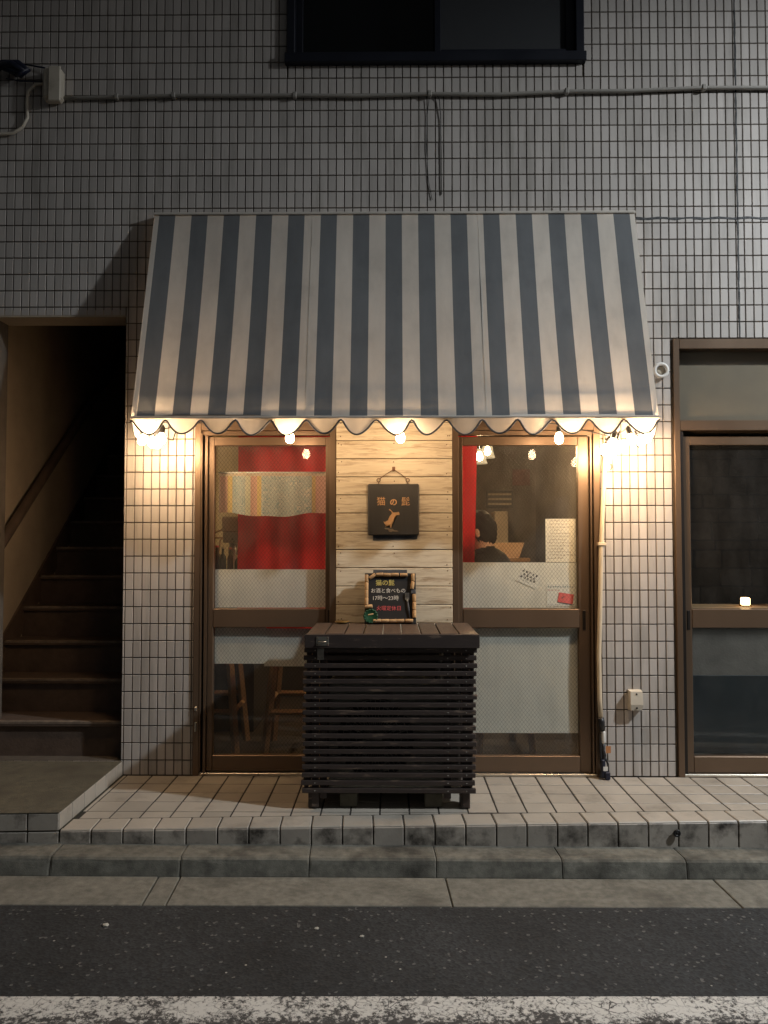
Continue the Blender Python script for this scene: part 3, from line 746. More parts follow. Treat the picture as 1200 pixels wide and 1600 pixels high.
# valance
def lobe(u, h0=.016, h1=.094):
    s = abs(math.sin(math.pi * u)); g = s ** .7 if s > .3 else 1.674 * s * s + .28; return h0 + (h1 - h0) * (g - .28) / .72
def valance(pts_fn, nl, per=18):
    m = MB(); trim = []; vs = []; n = nl * per; ra = [random.uniform(.9, 1.06) for _ in range(nl + 1)]; rs = [random.uniform(-.09, .09) for _ in range(nl + 1)]
    for i in range(n + 1):
        u = i / per; li = int(min(u, nl - .001)); fu = u - li; fu2 = fu + rs[li] * math.sin(math.pi * fu); d = .016 + (lobe(fu2) - .016) * ra[li]; x, y = pts_fn(i / n); rows = 5
        wv = .009 * math.sin(i * .21) + .006 * math.sin(i * .077 + 2)
        for r in range(rows + 1):
            f = r / rows; vs.append((x, y - .004 + wv * f, 2.246 - d * f))
        trim.append((x, y - .004 + wv, 2.246 - d))
    fs = [(i * 6 + r, (i + 1) * 6 + r, (i + 1) * 6 + r + 1, i * 6 + r + 1) for i in range(n) for r in range(5)]
    m.add(vs, fs, 0, True); return m, trim
m, tr = valance(lambda t: (AX0 + (AX1 - AX0) * t, -.424), 15)
va = part('valance', m, 'valance', aw); part('trim', MB().tube(tr, .0052, 6), 'trim', va)
for X in (AX0 - .001, AX1 + .001):
    m, tr = valance(lambda t: (X, -.42 + .40 * t), 2)
    va = part('valance', m, 'valance', aw); part('trim', MB().tube(tr, .0052, 6), 'trim', va)
    part('side_panel', MB().add([(X, -.05, 3.53), (X, -.42, 2.246), (X, -.02, 2.246), (X, -.02, 3.53)], [(0, 1, 2, 3)]), 'awn_light', aw)
part('hem', MB().box(AX0 - .004, AX1 + .004, -.431, -.420, 2.240, 2.254, c=.003), 'awn_light', aw)
part('hem', MB().box(AX0 - .004, AX1 + .004, -.062, -.004, 3.520, 3.536, c=.003), 'awn_light', aw)
fr = MB(); fr.tube([(AX0 + .02, -.405, 2.255), (AX1 - .02, -.405, 2.255)], .011); fr.tube([(AX0 + .02, -.36, 2.36), (AX1 - .02, -.36, 2.36)], .009)
k = 0; xx = AX0 + .03
while xx < AX1 - .1:
    fr.tube([(xx, -.385, 2.26), (xx + .045, -.36, 2.355), (xx + .09, -.385, 2.26)], .004, 5); xx += .18
for xx in (AX0 + .02, -.47, .515, AX1 - .02):
    fr.tube([(xx, -.01, 2.27), (xx, -.405, 2.27)], .009); fr.tube([(xx, -.04, 3.50), (xx, -.39, 2.28)], .009)
part('frame', fr, 'conduit', aw)

# ------------------------------------------------------------------ string of bulbs under the awning
def bulb_at(parent, x, y, z, tilt=(0, 0), bare=False):
    mat = Matrix.Translation((x, y, z)) @ Euler((tilt[0], tilt[1], 0)).to_matrix().to_4x4()
    b = MB().lathe([(.004, -.033), (.013, -.030), (.0215, -.020), (.0245, -.005), (.022, .010), (.0150, .024), (.0125, .032)], (0, 0, 0), 16)
    b.v = [tuple(mat @ Vector(v)) for v in b.v]
    s = MB().lathe([(.0135, .030), (.0145, .033), (.0145, .060), (.010, .068), (.004, .075)], (0, 0, 0), 12)
    s.v = [tuple(mat @ Vector(v)) for v in s.v]
    o = part('bulb', b, 'bulb', parent); part('socket', s, 'black_cable', o); return mat @ Vector((0, 0, .075))
sl = thing('string_light', 'string of lit warm bulbs strung under the awning valance', 'string light', (.0, -.36, 2.1))
tops = []
spots = [(-1.372, -.36, 2.135, (.1, .5)), (-1.335, -.30, 2.128, (.2, .2)), (-1.300, -.34, 2.120, (0, -.2)), (-1.268, -.36, 2.140, (0, .1)), (-1.345, -.2, 2.14, (.3, .3)),
         (-.560, -.36, 2.146, (0, 0)), (.049, -.36, 2.146, (0, .05)), (.918, -.36, 2.140, (0, 0)),
         (1.185, -.30, 2.085, (.3, .3)), (1.212, -.34, 2.110, (0, .3)), (1.240, -.25, 2.080, (.3, 0)), (1.262, -.32, 2.100, (.1, -.3)), (1.285, -.2, 2.12, (.2, -.1)), (1.318, -.35, 2.135, (0, -.3)), (1.372, -.35, 2.128, (0, .1)), (1.405, -.33, 2.15, (0, -.5))]
for x, y, z, tl in spots: tops.append(bulb_at(sl, x, y, z, tl))
cord = MB(); path = []
for p, q in zip(tops, tops[1:]):
    d = (q - p).length; sag = -.015 if d > .3 else random.uniform(-.05, .02)
    for k in range(8):
        f = k / 8; c = p.lerp(q, f)
        c.z += sag * 4 * f * (1 - f) + (.05 * math.sin(math.pi * f) if d > .3 else 0); path.append(c.copy())
path.append(tops[-1]); cord.tube(path, .0032, 6)
cord.tube([(1.165, -.36, 2.19), (1.172, -.36, 2.13), (1.20, -.36, 2.105), (1.235, -.36, 2.115), (1.25, -.36, 2.18)], .003, 6)
cord.tube([(1.31, -.36, 2.19), (1.33, -.37, 2.11), (1.348, -.37, 2.085), (1.356, -.37, 2.12), (1.33, -.36, 2.18)], .003, 6)
cord.tube([(-1.27, -.36, 2.19), (-1.23, -.37, 2.135), (-1.205, -.36, 2.13), (-1.19, -.36, 2.18)], .003, 6)
part('cord', cord, 'black_cable', sl)

# ------------------------------------------------------------------ films, notes, fabric and curtain at the windows
solo('window_film', MB().box(-1.060, -.398, .054, .0555, 1.176, 1.405), 'film', 'white film panel on the left door just above the middle rail', 'window film')
solo('window_film', MB().box(-1.060, -.75, .054, .0555, .842, 1.058), 'film', 'white film sheet below the middle rail, left half of left door', 'window film')
solo('window_film', MB().box(-.764, -.398, .0562, .0577, .826, 1.052), 'film', 'white film sheet hanging slightly lower beside the slatted box, left door', 'window film')
solo('window_film', MB().box(.427, 1.108, .054, .0555, 1.176, 1.447), 'film', 'white film panel on the right door carrying notes and a red card', 'window film')
solo('window_film', MB().box(.427, 1.108, .054, .0555, .435, 1.055), 'film', 'tall pale film sheet on the lower pane of right door', 'window film')
solo('window_film', MB().box(.430, 1.105, .0562, .0577, .828, 1.052), 'film', 'second film layer over the top of the lower right pane', 'window film')
def ribbon(m, pts, w, y):
    vs = []
    for i, (x, z) in enumerate(pts):
        a = pts[max(i - 1, 0)]; b = pts[min(i + 1, len(pts) - 1)]
        dx, dz = b[0] - a[0], b[1] - a[1]; l = math.hypot(dx, dz) or 1
        nx, nz_ = -dz / l * w / 2, dx / l * w / 2
        vs += [(x + nx, y, z + nz_), (x - nx, y, z - nz_)]
    m.add(vs, [(2 * i, 2 * i + 1, 2 * i + 3, 2 * i + 2) for i in range(len(pts) - 1)])
def glyph(m, x, z, s, w, y, k=4):
    for _ in range(k):
        a = random.random()
        if a < .45: zz = z + random.uniform(-.45, .45) * s; ribbon(m, [(x - .45 * s, zz), (x + .4 * s, zz + random.uniform(-.05, .1) * s)], w, y)
        elif a < .8: xx = x + random.uniform(-.35, .35) * s; ribbon(m, [(xx, z + .45 * s), (xx + random.uniform(-.08, .08) * s, z - .45 * s)], w, y)
        else: ribbon(m, [(x + .1 * s, z + .3 * s), (x - .1 * s, z), (x - .4 * s, z - .45 * s)], w, y)
# handwritten notice
nt1 = thing('paper_notice', 'handwritten cream paper notice on the right window above the film', 'notice', (1.012, .0525, 1.448))
part('sheet', MB().box(.922, 1.103, .0518, .0530, 1.449, 1.708), 'paper', nt1)
m = MB()
for i, z in enumerate([1.695 - .0185 * k for k in range(13)]):
    x = .936 + random.uniform(0, .02); x1_ = random.uniform(1.06, 1.098) if i % 3 else random.uniform(1.02, 1.09)
    while x < x1_:
        glyph(m, x, z + random.uniform(-.0015, .0015), random.uniform(.007, .011), .0013, .0515, 3); x += random.uniform(.008, .013)
part('handwriting', m, 'ink_brown', nt1)
# tilted small note
nt2 = thing('paper_note', 'small tilted white note with bold black writing on the film', 'note', (.80, .053, 1.315), (0, R(24), 0))
part('sheet', MB().box(-.062, .062, -.0012, 0, .0, .088), 'paper_white', nt2, local=True)
m = MB()
for r, z in enumerate((.073, .054, .036)):
    for k in range(5 if r != 1 else 4): glyph(m, -.042 + .021 * k + (.012 if r == 1 else 0), z, .0155, .0034, -.0018, 4)
for k in range(4): glyph(m, -.02 + .012 * k, .018, .007, .0012, -.0018, 3)
part('writing', m, 'ink', nt2, local=True)
# leaflet and red card at the corner
nt3 = thing('leaflet', 'pale printed leaflet behind the red card, corner of right door', 'leaflet', (1.015, .0525, 1.185))
part('sheet', MB().box(.925, 1.103, .0522, .0532, 1.186, 1.318), 'paper_white', nt3)
m = MB()
for k in range(11): glyph(m, .937 + .0145 * k, 1.302, .011, .002, .0519, 4)
part('print_line', m, 'ink_blue', nt3); m = MB()
for k in range(8): glyph(m, .935 + .009 * k, 1.282, .007, .0015, .0519, 3)
part('print_line', m, 'ink_red', nt3); m = MB()
for k in range(15): glyph(m, .937 + .0105 * k, 1.195, .006, .0012, .0519, 3)
part('print_line', m, 'ink_brown', nt3)
rc = thing('red_card', 'small tilted red card with a black mark on the leaflet', 'card', (1.035, .0505, 1.205), (0, R(9), 0))
part('card', MB().box(-.045, .045, -.0012, 0, .0, .058), 'red_card', rc, local=True)
m = MB(); m.add([(-.027, -.0016, .02), (-.018, -.0016, .026), (-.008, -.0016, .043), (-.013, -.0016, .041), (-.02, -.0016, .034)], [(0, 1, 2, 3, 4)])
part('mark', m, 'ink', rc, local=True)

# printed half-curtain hung inside the left door
m = MB(); nx_, nz_ = 60, 10; vs = []
for j in range(nz_ + 1):
    f = j / nz_
    for i in range(nx_ + 1):
        u = i / nx_
        vs.append((-1.052 + .652 * u, .105 + (.006 * math.sin(u * 23) + .004 * math.sin(u * 41 + 1)) * (1 - .4 * f), 1.735 + .262 * f + (1 - f) * (.012 * math.cos(u * math.pi * 2) + .004 * math.sin(u * 17))))
m.add(vs, [(j * (nx_ + 1) + i, j * (nx_ + 1) + i + 1, (j + 1) * (nx_ + 1) + i + 1, (j + 1) * (nx_ + 1) + i) for j in range(nz_) for i in range(nx_)], 0, True)
hc = thing('half_curtain', 'pale blue swirl-print half curtain with pink and yellow bands in left window', 'curtain', (-.726, .105, 1.866))
fb = part('fabric', m, 'fabric', hc)
part('rod', MB().tube([(-1.058, .105, 1.992), (-.397, .105, 1.992)], .005), 'white_plastic', hc)
# red curtain deeper in
m = MB(); nx_ = 140; nz_ = 8; vs = []
for j in range(nz_ + 1):
    f = j / nz_
    for i in range(nx_ + 1):
        u = i / nx_; x = -.985 + 1.533 * u - (.035 * (1 - f) * u)
        vs.append((x, .34 + .016 * math.sin(x * 19) * (1.1 - .5 * f) + .008 * math.sin(x * 43 + 1), .98 + 1.30 * f))
m.add(vs, [(j * (nx_ + 1) + i, j * (nx_ + 1) + i + 1, (j + 1) * (nx_ + 1) + i + 1, (j + 1) * (nx_ + 1) + i) for j in range(nz_) for i in range(nx_)], 0, True)
rcu = thing('red_curtain', 'bright red cloth curtain hanging inside behind the wood panel', 'curtain', (-.22, .34, .98))
part('fabric', m, 'red_cloth', rcu); part('rod', MB().tube([(-1.02, .34, 2.285), (.58, .34, 2.285)], .01), 'wood_stool', rcu)

# ------------------------------------------------------------------ slatted box hiding the outdoor unit
cv = thing('slatted_cover', 'dark brown slatted wooden box covering the outdoor unit before the shop', 'cover box', (0, -.33, ZP))
BX0, BX1, BY0, BY1 = -.452, .440, -.58, -.085
ZT = 1.10
for k in range(9):
    a = -.441 + .887 * k / 9; b = -.441 + .887 * (k + 1) / 9
    part('lid_plank', MB().box(a + .0035, b - .0035, -.598, -.072, ZT - .018 + random.uniform(-.001, .001), ZT + random.uniform(-.001, .001), c=.002), 'lid_wood', cv)
part('fascia', MB().box(-.446, .450, -.612, -.5985, 1.028, 1.098, c=.002), 'cover_wood', cv)
for xa, xb in ((-.446, -.432), (.436, .450)): part('fascia', MB().box(xa, xb, -.598, -.072, 1.028, 1.081, c=.002), 'cover_wood', cv)
for k in range(19):
    z0 = .284 + .0398 * k; jx = random.uniform(-.004, .004); jz = random.uniform(-.0015, .0015)
    sk = -.012 * (1 - k / 18)
    part('slat', MB().box(BX0 + jx + sk, BX1 + jx + sk, BY0, BY0 + .022, z0 + jz, z0 + .0235 + jz, c=.002), 'cover_wood', cv)
    for X in (BX0 + .012, BX1 - .034):
        part('slat', MB().box(X + sk, X + .022 + sk, BY0 + .0225, BY1, z0 + .0199 + jz, z0 + .042 + jz, c=.002), 'cover_wood', cv)
for X in (BX0 + .04, -.372, .27, BX1 - .075):
    part('post', MB().box(X, X + .035, BY0 + .0225, BY0 + .05, .205 if X in (BX0 + .04, BX1 - .075) else .25, 1.028, c=.002), 'cover_wood', cv)
for X in (BX0 + .04, BX1 - .075): part('post', MB().box(X, X + .035, BY1 - .04, BY1 - .001, .197, 1.028, c=.002), 'cover_wood', cv)
sm_ = MB()
for k in range(19):
    for X in (BX0 + .057, .288, BX1 - .057): sm_.lathe([(.0035, BY0 - .0012), (.0035, BY0 + .002)], (X, 0, .2955 + .0398 * k), 7, axis='y')
part('screw', sm_, 'grey_metal', cv)
for X in (BX0 + .02, BX1 - .085): part('foot', MB().box(X, X + .05, -.545, -.46, ZP + .002, .283, c=.003), 'cover_wood', cv)
lt = part('latch', MB().box(-.387, -.322, -.6145, -.612, 1.040, 1.086, c=.001), 'steel', cv)
part('latch_bar', MB().tube([(-.374, -.615, 1.062), (-.366, -.622, 1.060), (-.343, -.622, 1.060), (-.335, -.615, 1.062)], .0035, 6).box(-.376, -.333, -.6165, -.6145, 1.067, 1.075), 'steel', lt)
mm = MB()
for a in (-.381, -.328):
    for b in (1.046, 1.080): mm.lathe([(.003, -.617), (.003, -.6145)], (a, 0, b), 8, axis='y')
part('screw', mm, 'rust_wire', lt)
part('hasp', MB().box(-.384, -.350, -.585, -.5805, .965, 1.022, c=.001), 'ac_body', cv)
part('back_panel', MB().box(BX0 + .08, BX1 - .08, BY1 - .012, BY1 - .002, .25, 1.026), 'cover_wood', cv)

ac = thing('outdoor_unit', 'grey air conditioner outdoor unit inside the slatted box', 'outdoor unit', (.01, -.35, ZP))
part('body', MB().box(-.33, .36, -.50, -.20, .27, .835, c=.012), 'ac_body', ac)
fm = MB()
cxf, czf = -.085, .545
fm.lathe([(.215, -.512), (.222, -.506), (.215, -.5005)], (cxf, 0, czf), 40, axis='y')
part('fan_opening', MB().lathe([(.205, -.5135), (.205, -.5005)], (cxf, 0, czf), 40, axis='y'), 'ac_dark', ac)
gm = MB()
for rr in (.03, .065, .10, .135, .17, .203):
    gm.tube([(cxf + rr * math.cos(a * math.pi / 18), -.520, czf + rr * math.sin(a * math.pi / 18)) for a in range(36)], .0022, 5, closed=True)
for a in range(48):
    an = a * math.pi / 24; gm.tube([(cxf + .03 * math.cos(an), -.520, czf + .03 * math.sin(an)), (cxf + .205 * math.cos(an), -.516, czf + .205 * math.sin(an))], .002, 4)
part('fan_grille', gm, 'ac_body', ac)
part('fan_hub', MB().lathe([(.03, -.524), (.032, -.518)], (cxf, 0, czf), 16, axis='y'), 'ac_body', ac)
mm = MB()
for k in range(12): mm.box(.145, .345, -.505, -.499, .33 + .04 * k, .345 + .04 * k)
part('louvre', mm, 'ac_body', ac)
for X in (-.27, .17): part('foot', MB().box(X, X + .09, -.53, -.18, ZP + .002, .269, c=.004), 'landing', ac)
part('hose', MB().tube([(.24, -.45, .84), (.245, -.46, .90), (.262, -.45, .95), (.268, -.42, 1.0)], .012), 'conduit', ac)

# ------------------------------------------------------------------ things on the box lid
solo('brass_dish', MB().lathe([(.012, 0), (.02, .001), (.038, .008), (.044, .013), (.041, .0135), (.02, .006), (.002, .004)], (-.285, -.125, ZT + .0015), 24), 'brass', 'small shallow brass dish lying at the back of the box lid', 'dish')

def text_mb(body, size, mat, parent, name, loc, bold=0.0, shear=0.0, extrude=.0002, spacing=1.0, rot=0.0):
    cu = bpy.data.curves.new(name, 'FONT'); cu.body = body; cu.size = size; cu.align_x = 'CENTER'; cu.align_y = 'CENTER'
    cu.extrude = extrude; cu.offset = bold; cu.shear = shear; cu.space_character = spacing; cu.resolution_u = 3
    tmp = bpy.data.objects.new(name, cu); COL.objects.link(tmp)
    dg = bpy.context.evaluated_depsgraph_get(); dg.update()
    me = bpy.data.meshes.new_from_object(tmp.evaluated_get(dg))
    bpy.data.objects.remove(tmp); bpy.data.curves.remove(cu)
    me.transform(Matrix.Rotation(rot, 4, 'Y') @ Matrix.Rotation(R(90), 4, 'X'))
    me.materials.clear(); me.materials.append(M[mat])
    o = bpy.data.objects.new(name, me); COL.objects.link(o); o.parent = parent; o.location = loc
    return o

# chalkboard leaning against the planks
cb = thing('chalkboard', 'small black chalkboard edged with corks leaning on the planks', 'chalkboard', (-.008, -.150, ZT + .002), (R(-14), 0, 0))
CW, CH = .148, .30
part('board', MB().box(-CW, CW, 0, .012, 0, .295, c=.002), 'chalkboard', cb, local=True)
part('backing_board', MB().box(-.100, .098, .0125, .022, .02, .318, c=.002), 'slate_back', cb, local=True)
def cork(parent, x, z, ang, L=.043, r=.0105):
    mt = Matrix.Translation((x, -.009, z)) @ Matrix.Rotation(-ang, 4, 'Y')
    b = MB().lathe([(r * .9, -L / 2), (r, -L / 2 + .002), (r, L / 2 - .002), (r * .9, L / 2)], (0, 0, 0), 12, axis='x')
    b.v = [tuple(mt @ Vector(v)) for v in b.v]; part('cork', b, 'cork', parent, local=True)
for x, a in ((-.062, 4), (-.017, -3), (.028, -1), (.078, 2)): cork(cb, x, .283 + random.uniform(-.002, .002), R(a))
cork(cb, -.104, .274, R(35))
for z in (.262, .216, .172, .128): cork(cb, -.137, z, R(90 + random.uniform(-2, 2)), .043)
cork(cb, -.124, .098, R(6))
for z, x in ((.268, .131), (.222, .128)): cork(cb, x, z, R(82 if z < .25 else 90))
for z in (.148, .102, .056): cork(cb, .138, z, R(90 + random.uniform(-3, 3)), .043)
for x in (-.075, -.03, .014, .058, .108): cork(cb, x, .014 + random.uniform(-.001, .003), R(random.uniform(-2, 3)), .044)
text_mb('猫の髭', .037, 'chalk_yellow', cb, 'chalk_text', (-.030, -.0012, .236))
text_mb('お酒と食べもの', .029, 'chalk_white', cb, 'chalk_text', (-.012, -.0012, .190))
text_mb('17時〜23時', .031, 'chalk_white', cb, 'chalk_text', (-.028, -.0012, .147))
text_mb('火曜定休日', .029, 'chalk_red', cb, 'chalk_text', (-.008, -.0012, .088))
gc = part('round_badge', MB().lathe([(.040, -.006), (.042, -.010), (.036, -.016), (.030, -.013), (.0, -.012)], (-.112, 0, .042), 28, axis='y', cap=False), 'green_cap', cb, local=True)
cork(cb, -.112, .052, R(12), .032, .006)
bm_ = MB()
for k in range(14):
    an = k * 2 * math.pi / 14; bm_.lathe([(.0055, -.015), (.0035, -.019), (.0, -.0195)], (-.112 + .038 * math.cos(an), 0, .042 + .038 * math.sin(an)), 8, axis='y', cap=False)
part('bead_ring', bm_, 'green_cap', gc, local=True)
fk = part('fork', MB().tube([(.112, -.005, .03), (.105, -.006, .085), (.100, -.007, .128)], [.0035, .006, .0045], 8), 'slate_back', cb, local=True)
f2_ = MB(); f2_.tube([(.100, -.007, .126), (.098, -.007, .138)], .004, 8); f2_.box(.085, .109, -.009, -.006, .137, .150, c=.001)
for k in range(4): f2_.box(.0855 + .0065 * k, .0885 + .0065 * k, -.0088, -.0062, .150, .178)
part('fork_head', f2_, 'steel', fk, local=True)
part('clip', MB().box(.118, .147, -.010, -.001, .172, .198, c=.003), 'slate_back', cb, local=True)

# hanging signboard
sg = thing('signboard', 'square black hanging signboard with copper letters and a leaping cat', 'sign', (.011, -.036, 1.575))
part('board', MB().box(-.1525, .1505, 0, .016, .034, .338, c=.006), 'slate', sg, local=True)
part('backing_board', MB().prism([(-.122, .036), (-.122, .004), (.02, .010), (.140, .012), (.144, .036)], .0165, .021), 'slate_back', sg, local=True)
text_mb('猫', .054, 'gold_paint', sg, 'sign_letter', (-.073, -.0014, .231), .0)
text_mb('の', .046, 'gold_paint', sg, 'sign_letter', (.0, -.0014, .227), .0011)
text_mb('髭', .054, 'gold_paint', sg, 'sign_letter', (.071, -.0014, .230), .0)
# the leaping cat, traced as an outline in sign coordinates (px of a 1200-wide close-up, 1 px = 0.354 mm)
def cs(pts): return [((x - 605) * .000354, .034 + (1265 - y) * .000357) for x, y in pts]
cat = [(440, 1035), (462, 1048), (492, 1026), (512, 1020), (525, 985), (545, 945), (575, 912), (580, 893), (562, 868), (530, 845), (532, 828), (552, 838), (580, 868), (598, 888), (604, 900),
       (640, 886), (672, 888), (695, 878), (700, 892), (682, 902), (700, 908), (712, 916), (700, 930), (668, 928), (640, 945), (622, 972), (606, 1015), (592, 1055), (574, 1085), (572, 1115), (566, 1138), (546, 1132), (552, 1108), (548, 1082), (520, 1098), (492, 1114), (470, 1122), (466, 1112), (490, 1098), (512, 1080), (484, 1088), (462, 1085), (448, 1062)]
def flat_poly(m, pts, y0, y1):
    bm = bmesh.new(); vs = [bm.verts.new((x, y0, z)) for x, z in pts]
    f = bm.faces.new(vs); bmesh.ops.triangulate(bm, faces=[f]); ex = bmesh.ops.extrude_face_region(bm, geom=list(bm.faces))
    for e in ex['geom']:
        if isinstance(e, bmesh.types.BMVert): e.co.y = y1
    bm.verts.index_update(); m.add([v.co.copy() for v in bm.verts], [[v.index for v in f.verts] for f in bm.faces]); bm.free(); return m
part('cat_emblem', flat_poly(MB(), cs(cat), -.0012, .001), 'gold_paint', sg, local=True)
part('cat_shadow', flat_poly(MB(), cs([(450, 1148), (480, 1140), (520, 1148), (560, 1158), (592, 1158), (610, 1180), (660, 1186), (695, 1200), (640, 1204), (590, 1200), (565, 1212), (530, 1206), (545, 1190), (510, 1172), (470, 1165)]), -.0010, .001), 'shadow_paint', sg, local=True)
for x0 in (-.088, .084):
    e = part('eye_screw', MB().tube([(x0 + .010 * math.sin(a * math.pi / 8), .007, .360 + .010 * math.cos(a * math.pi / 8)) for a in range(16)], .0028, 6, closed=True).tube([(x0, .008, .335), (x0, .007, .351)], .0026, 6), 'rust_wire', sg, local=True)
part('wire', MB().tube([(-.082, .008, .368), (-.05, .012, .392), (.001, .016, .424), (.045, .012, .395), (.078, .008, .368)], .0022, 6), 'rust_wire', sg, local=True)
hk = solo('wall_hook', MB().box(.003, .021, -.0195, -.0145, 1.990, 2.016, c=.002).tube([(.012, -.018, 1.995), (.012, -.028, 1.990), (.012, -.030, 1.998)], .003, 6), 'rust_wire', 'small rusty hook on the planks holding the sign wire', 'hook')

# ------------------------------------------------------------------ pipes and boxes on the wall
cd = thing('wall_conduit', 'thin grey conduit running across the upper wall with clips', 'conduit', (.1, -.02, 4.27))
pts = [(-1.985, -.02, 4.258), (-1.65, -.02, 4.264), (-1.3, -.02, 4.270), (-.95, -.02, 4.268), (-.58, -.02, 4.268), (-.2, -.02, 4.262), (.23, -.02, 4.272), (.65, -.02, 4.266), (1.055, -.02, 4.282), (1.45, -.02, 4.284), (1.87, -.02, 4.300), (2.3, -.02, 4.298), (3.2, -.02, 4.30), (4.4, -.02, 4.31)]
sm = []
for i in range(len(pts) - 1):
    for k in range(4): sm.append(Vector(pts[i]).lerp(Vector(pts[i + 1]), k / 4))
part('pipe', MB().tube(sm, .0115, 8), 'conduit', cd)
for x, z in ((-1.665, 4.264), (-1.32, 4.270), (-.585, 4.268), (.230, 4.272), (1.055, 4.282), (1.878, 4.300)):
    part('clip', MB().box(x - .012, x + .012, -.036, .0, z - .017, z + .017, c=.004), 'conduit', cd)
solo('hanging_wire', MB().tube([(.24, -.018, 4.278), (.27, -.02, 4.275), (.29, -.012, 4.24), (.298, -.006, 4.12), (.30, -.005, 3.66)], .0028, 5), 'black_cable', 'thin black wire hanging straight down from the conduit', 'wire')
solo('hanging_wire', MB().tube([(.228, -.016, 4.25), (.215, -.006, 4.15), (.21, -.005, 3.95), (.222, -.005, 3.75), (.245, -.005, 3.63)], .0020, 5), 'black_cable', 'faint bowed wire hanging beside the straight one under the conduit', 'wire')
jb = thing('junction_box', 'cream plastic junction box at the left end of the conduit', 'junction box', (-2.035, -.03, 4.21))
part('case', MB().box(-2.098, -1.985, -.075, -.001, 4.225, 4.425, c=.016), 'cream_plastic', jb)
part('cover', MB().box(-2.055, -1.980, -.088, -.0755, 4.205, 4.420, c=.006), 'cream_plastic', jb)
solo('cable_bundle', MB().tube([(-2.42, -.05, 4.40), (-2.34, -.06, 4.45), (-2.25, -.05, 4.455), (-2.20, -.05, 4.415), (-2.24, -.05, 4.39), (-2.33, -.05, 4.43), (-2.40, -.05, 4.47)], .022, 8).tube([(-2.40, -.06, 4.43), (-2.28, -.075, 4.44), (-2.21, -.06, 4.40), (-2.27, -.06, 4.385)], .02, 8).tube([(-2.26, -.03, 4.47), (-2.15, -.02, 4.455), (-2.02, -.03, 4.425)], .005, 6).tube([(-2.33, -.04, 4.37), (-2.25, -.03, 4.36), (-2.10, -.03, 4.355)], .004, 6), 'blue_black', 'blue-black bundle of cable at the upper left edge of the wall', 'cable bundle')
solo('drooping_cable', MB().tube([(-2.10, -.02, 4.352), (-2.16, -.02, 4.345), (-2.205, -.02, 4.30), (-2.212, -.02, 4.22), (-2.205, -.02, 4.14), (-2.235, -.02, 4.08), (-2.29, -.02, 4.045), (-2.36, -.02, 4.038), (-2.6, -.02, 4.04)], .0095, 8), 'cream_plastic', 'cream cable curving down and left from the junction box', 'cable')
vc = thing('vent_cap', 'small round white vent cap on the wall beside the awning', 'vent', (1.60, -.02, 2.55))
part('ring', MB().tube([(1.60 + .038 * math.cos(a * math.pi / 12), -.02, 2.588 + .038 * math.sin(a * math.pi / 12)) for a in range(24)], .011, 8, closed=True), 'white_plastic', vc)
part('disc', MB().lathe([(.03, -.010), (.032, .0)], (1.60, 0, 2.588), 20, axis='y'), 'cream_plastic', vc)
vp = thing('drain_conduit', 'beige vertical pipe beside the right door ending in black tape', 'pipe', (1.215, -.03, .25))
part('pipe', MB().tube([(1.268, -.03, 2.30), (1.262, -.03, 2.1), (1.245, -.03, 1.8), (1.232, -.03, 1.56), (1.222, -.03, 1.2), (1.212, -.03, .9), (1.214, -.03, .65), (1.220, -.03, .53)], .0135, 10), 'beige_pipe', vp)
part('clamp', MB().box(1.212, 1.258, -.047, .0, 1.548, 1.566, c=.003), 'beige_pipe', vp)
part('tape', MB().tube([(1.219, -.03, .545), (1.222, -.032, .52), (1.228, -.034, .47)], [.018, .019, .014], 10), 'black_cable', vp)
cl = thing('cable_tail', 'tangle of black cable, white connector and orange tag at the pillar foot', 'cable', (1.22, -.03, .197))
part('connector', MB().lathe([(.010, .40), (.013, .41), (.013, .46), (.009, .475)], (1.232, -.036, 0), 10), 'white_plastic', cl)
part('cable', MB().tube([(1.232, -.035, .40), (1.228, -.035, .36), (1.236, -.04, .33), (1.225, -.04, .28), (1.238, -.045, .23), (1.225, -.05, .21)], .011, 8).tube([(1.218, -.03, .46), (1.214, -.035, .36), (1.222, -.04, .25), (1.21, -.05, .205)], .009, 8).tube([(1.235, -.04, .33), (1.256, -.04, .28), (1.258, -.04, .23), (1.25, -.045, .21)], .006, 8), 'black_cable', cl)
part('tag', MB().box(1.243, 1.272, -.045, -.043, .345, .385), 'orange_tag', cl)
part('label_sticker', MB().box(1.222, 1.248, -.064, -.0615, .248, .272), 'white_plastic', cl)
part('plug', MB().box(1.232, 1.262, -.07, -.03, .197, .242, c=.005).box(1.213, 1.236, -.0610, -.035, .205, .31, c=.006), 'blue_black', cl)
ob = thing('outlet_box', 'cream weatherproof outlet box low on the right tiled pillar', 'outlet', (1.425, -.03, .585))
part('case', MB().add([(1.385, -.001, .585), (1.462, -.001, .585), (1.462, -.001, .705), (1.385, -.001, .705), (1.387, -.055, .625), (1.460, -.055, .625), (1.458, -.048, .70), (1.389, -.048, .70), (1.392, -.047, .592), (1.455, -.047, .592)],
     [(3, 2, 6, 7), (7, 6, 5, 4), (4, 5, 9, 8), (8, 9, 1, 0), (0, 3, 7, 4, 8), (1, 9, 5, 6, 2)]), 'cream_plastic', ob)
part('socket_hole', MB().lathe([(.005, -.0525), (.005, -.047)], (1.423, 0, .686), 10, axis='y').lathe([(.006, -.053), (.006, -.046)], (1.423, 0, .606), 10, axis='y'), 'ac_dark', ob)
solo('pillar_hook', MB().tube([(1.30, -.001, 2.03), (1.30, -.016, 2.03), (1.302, -.020, 2.012), (1.295, -.022, 1.995)], .0035, 6), 'rust_wire', 'tiny rusty hook on the right pillar below the bulbs', 'hook')
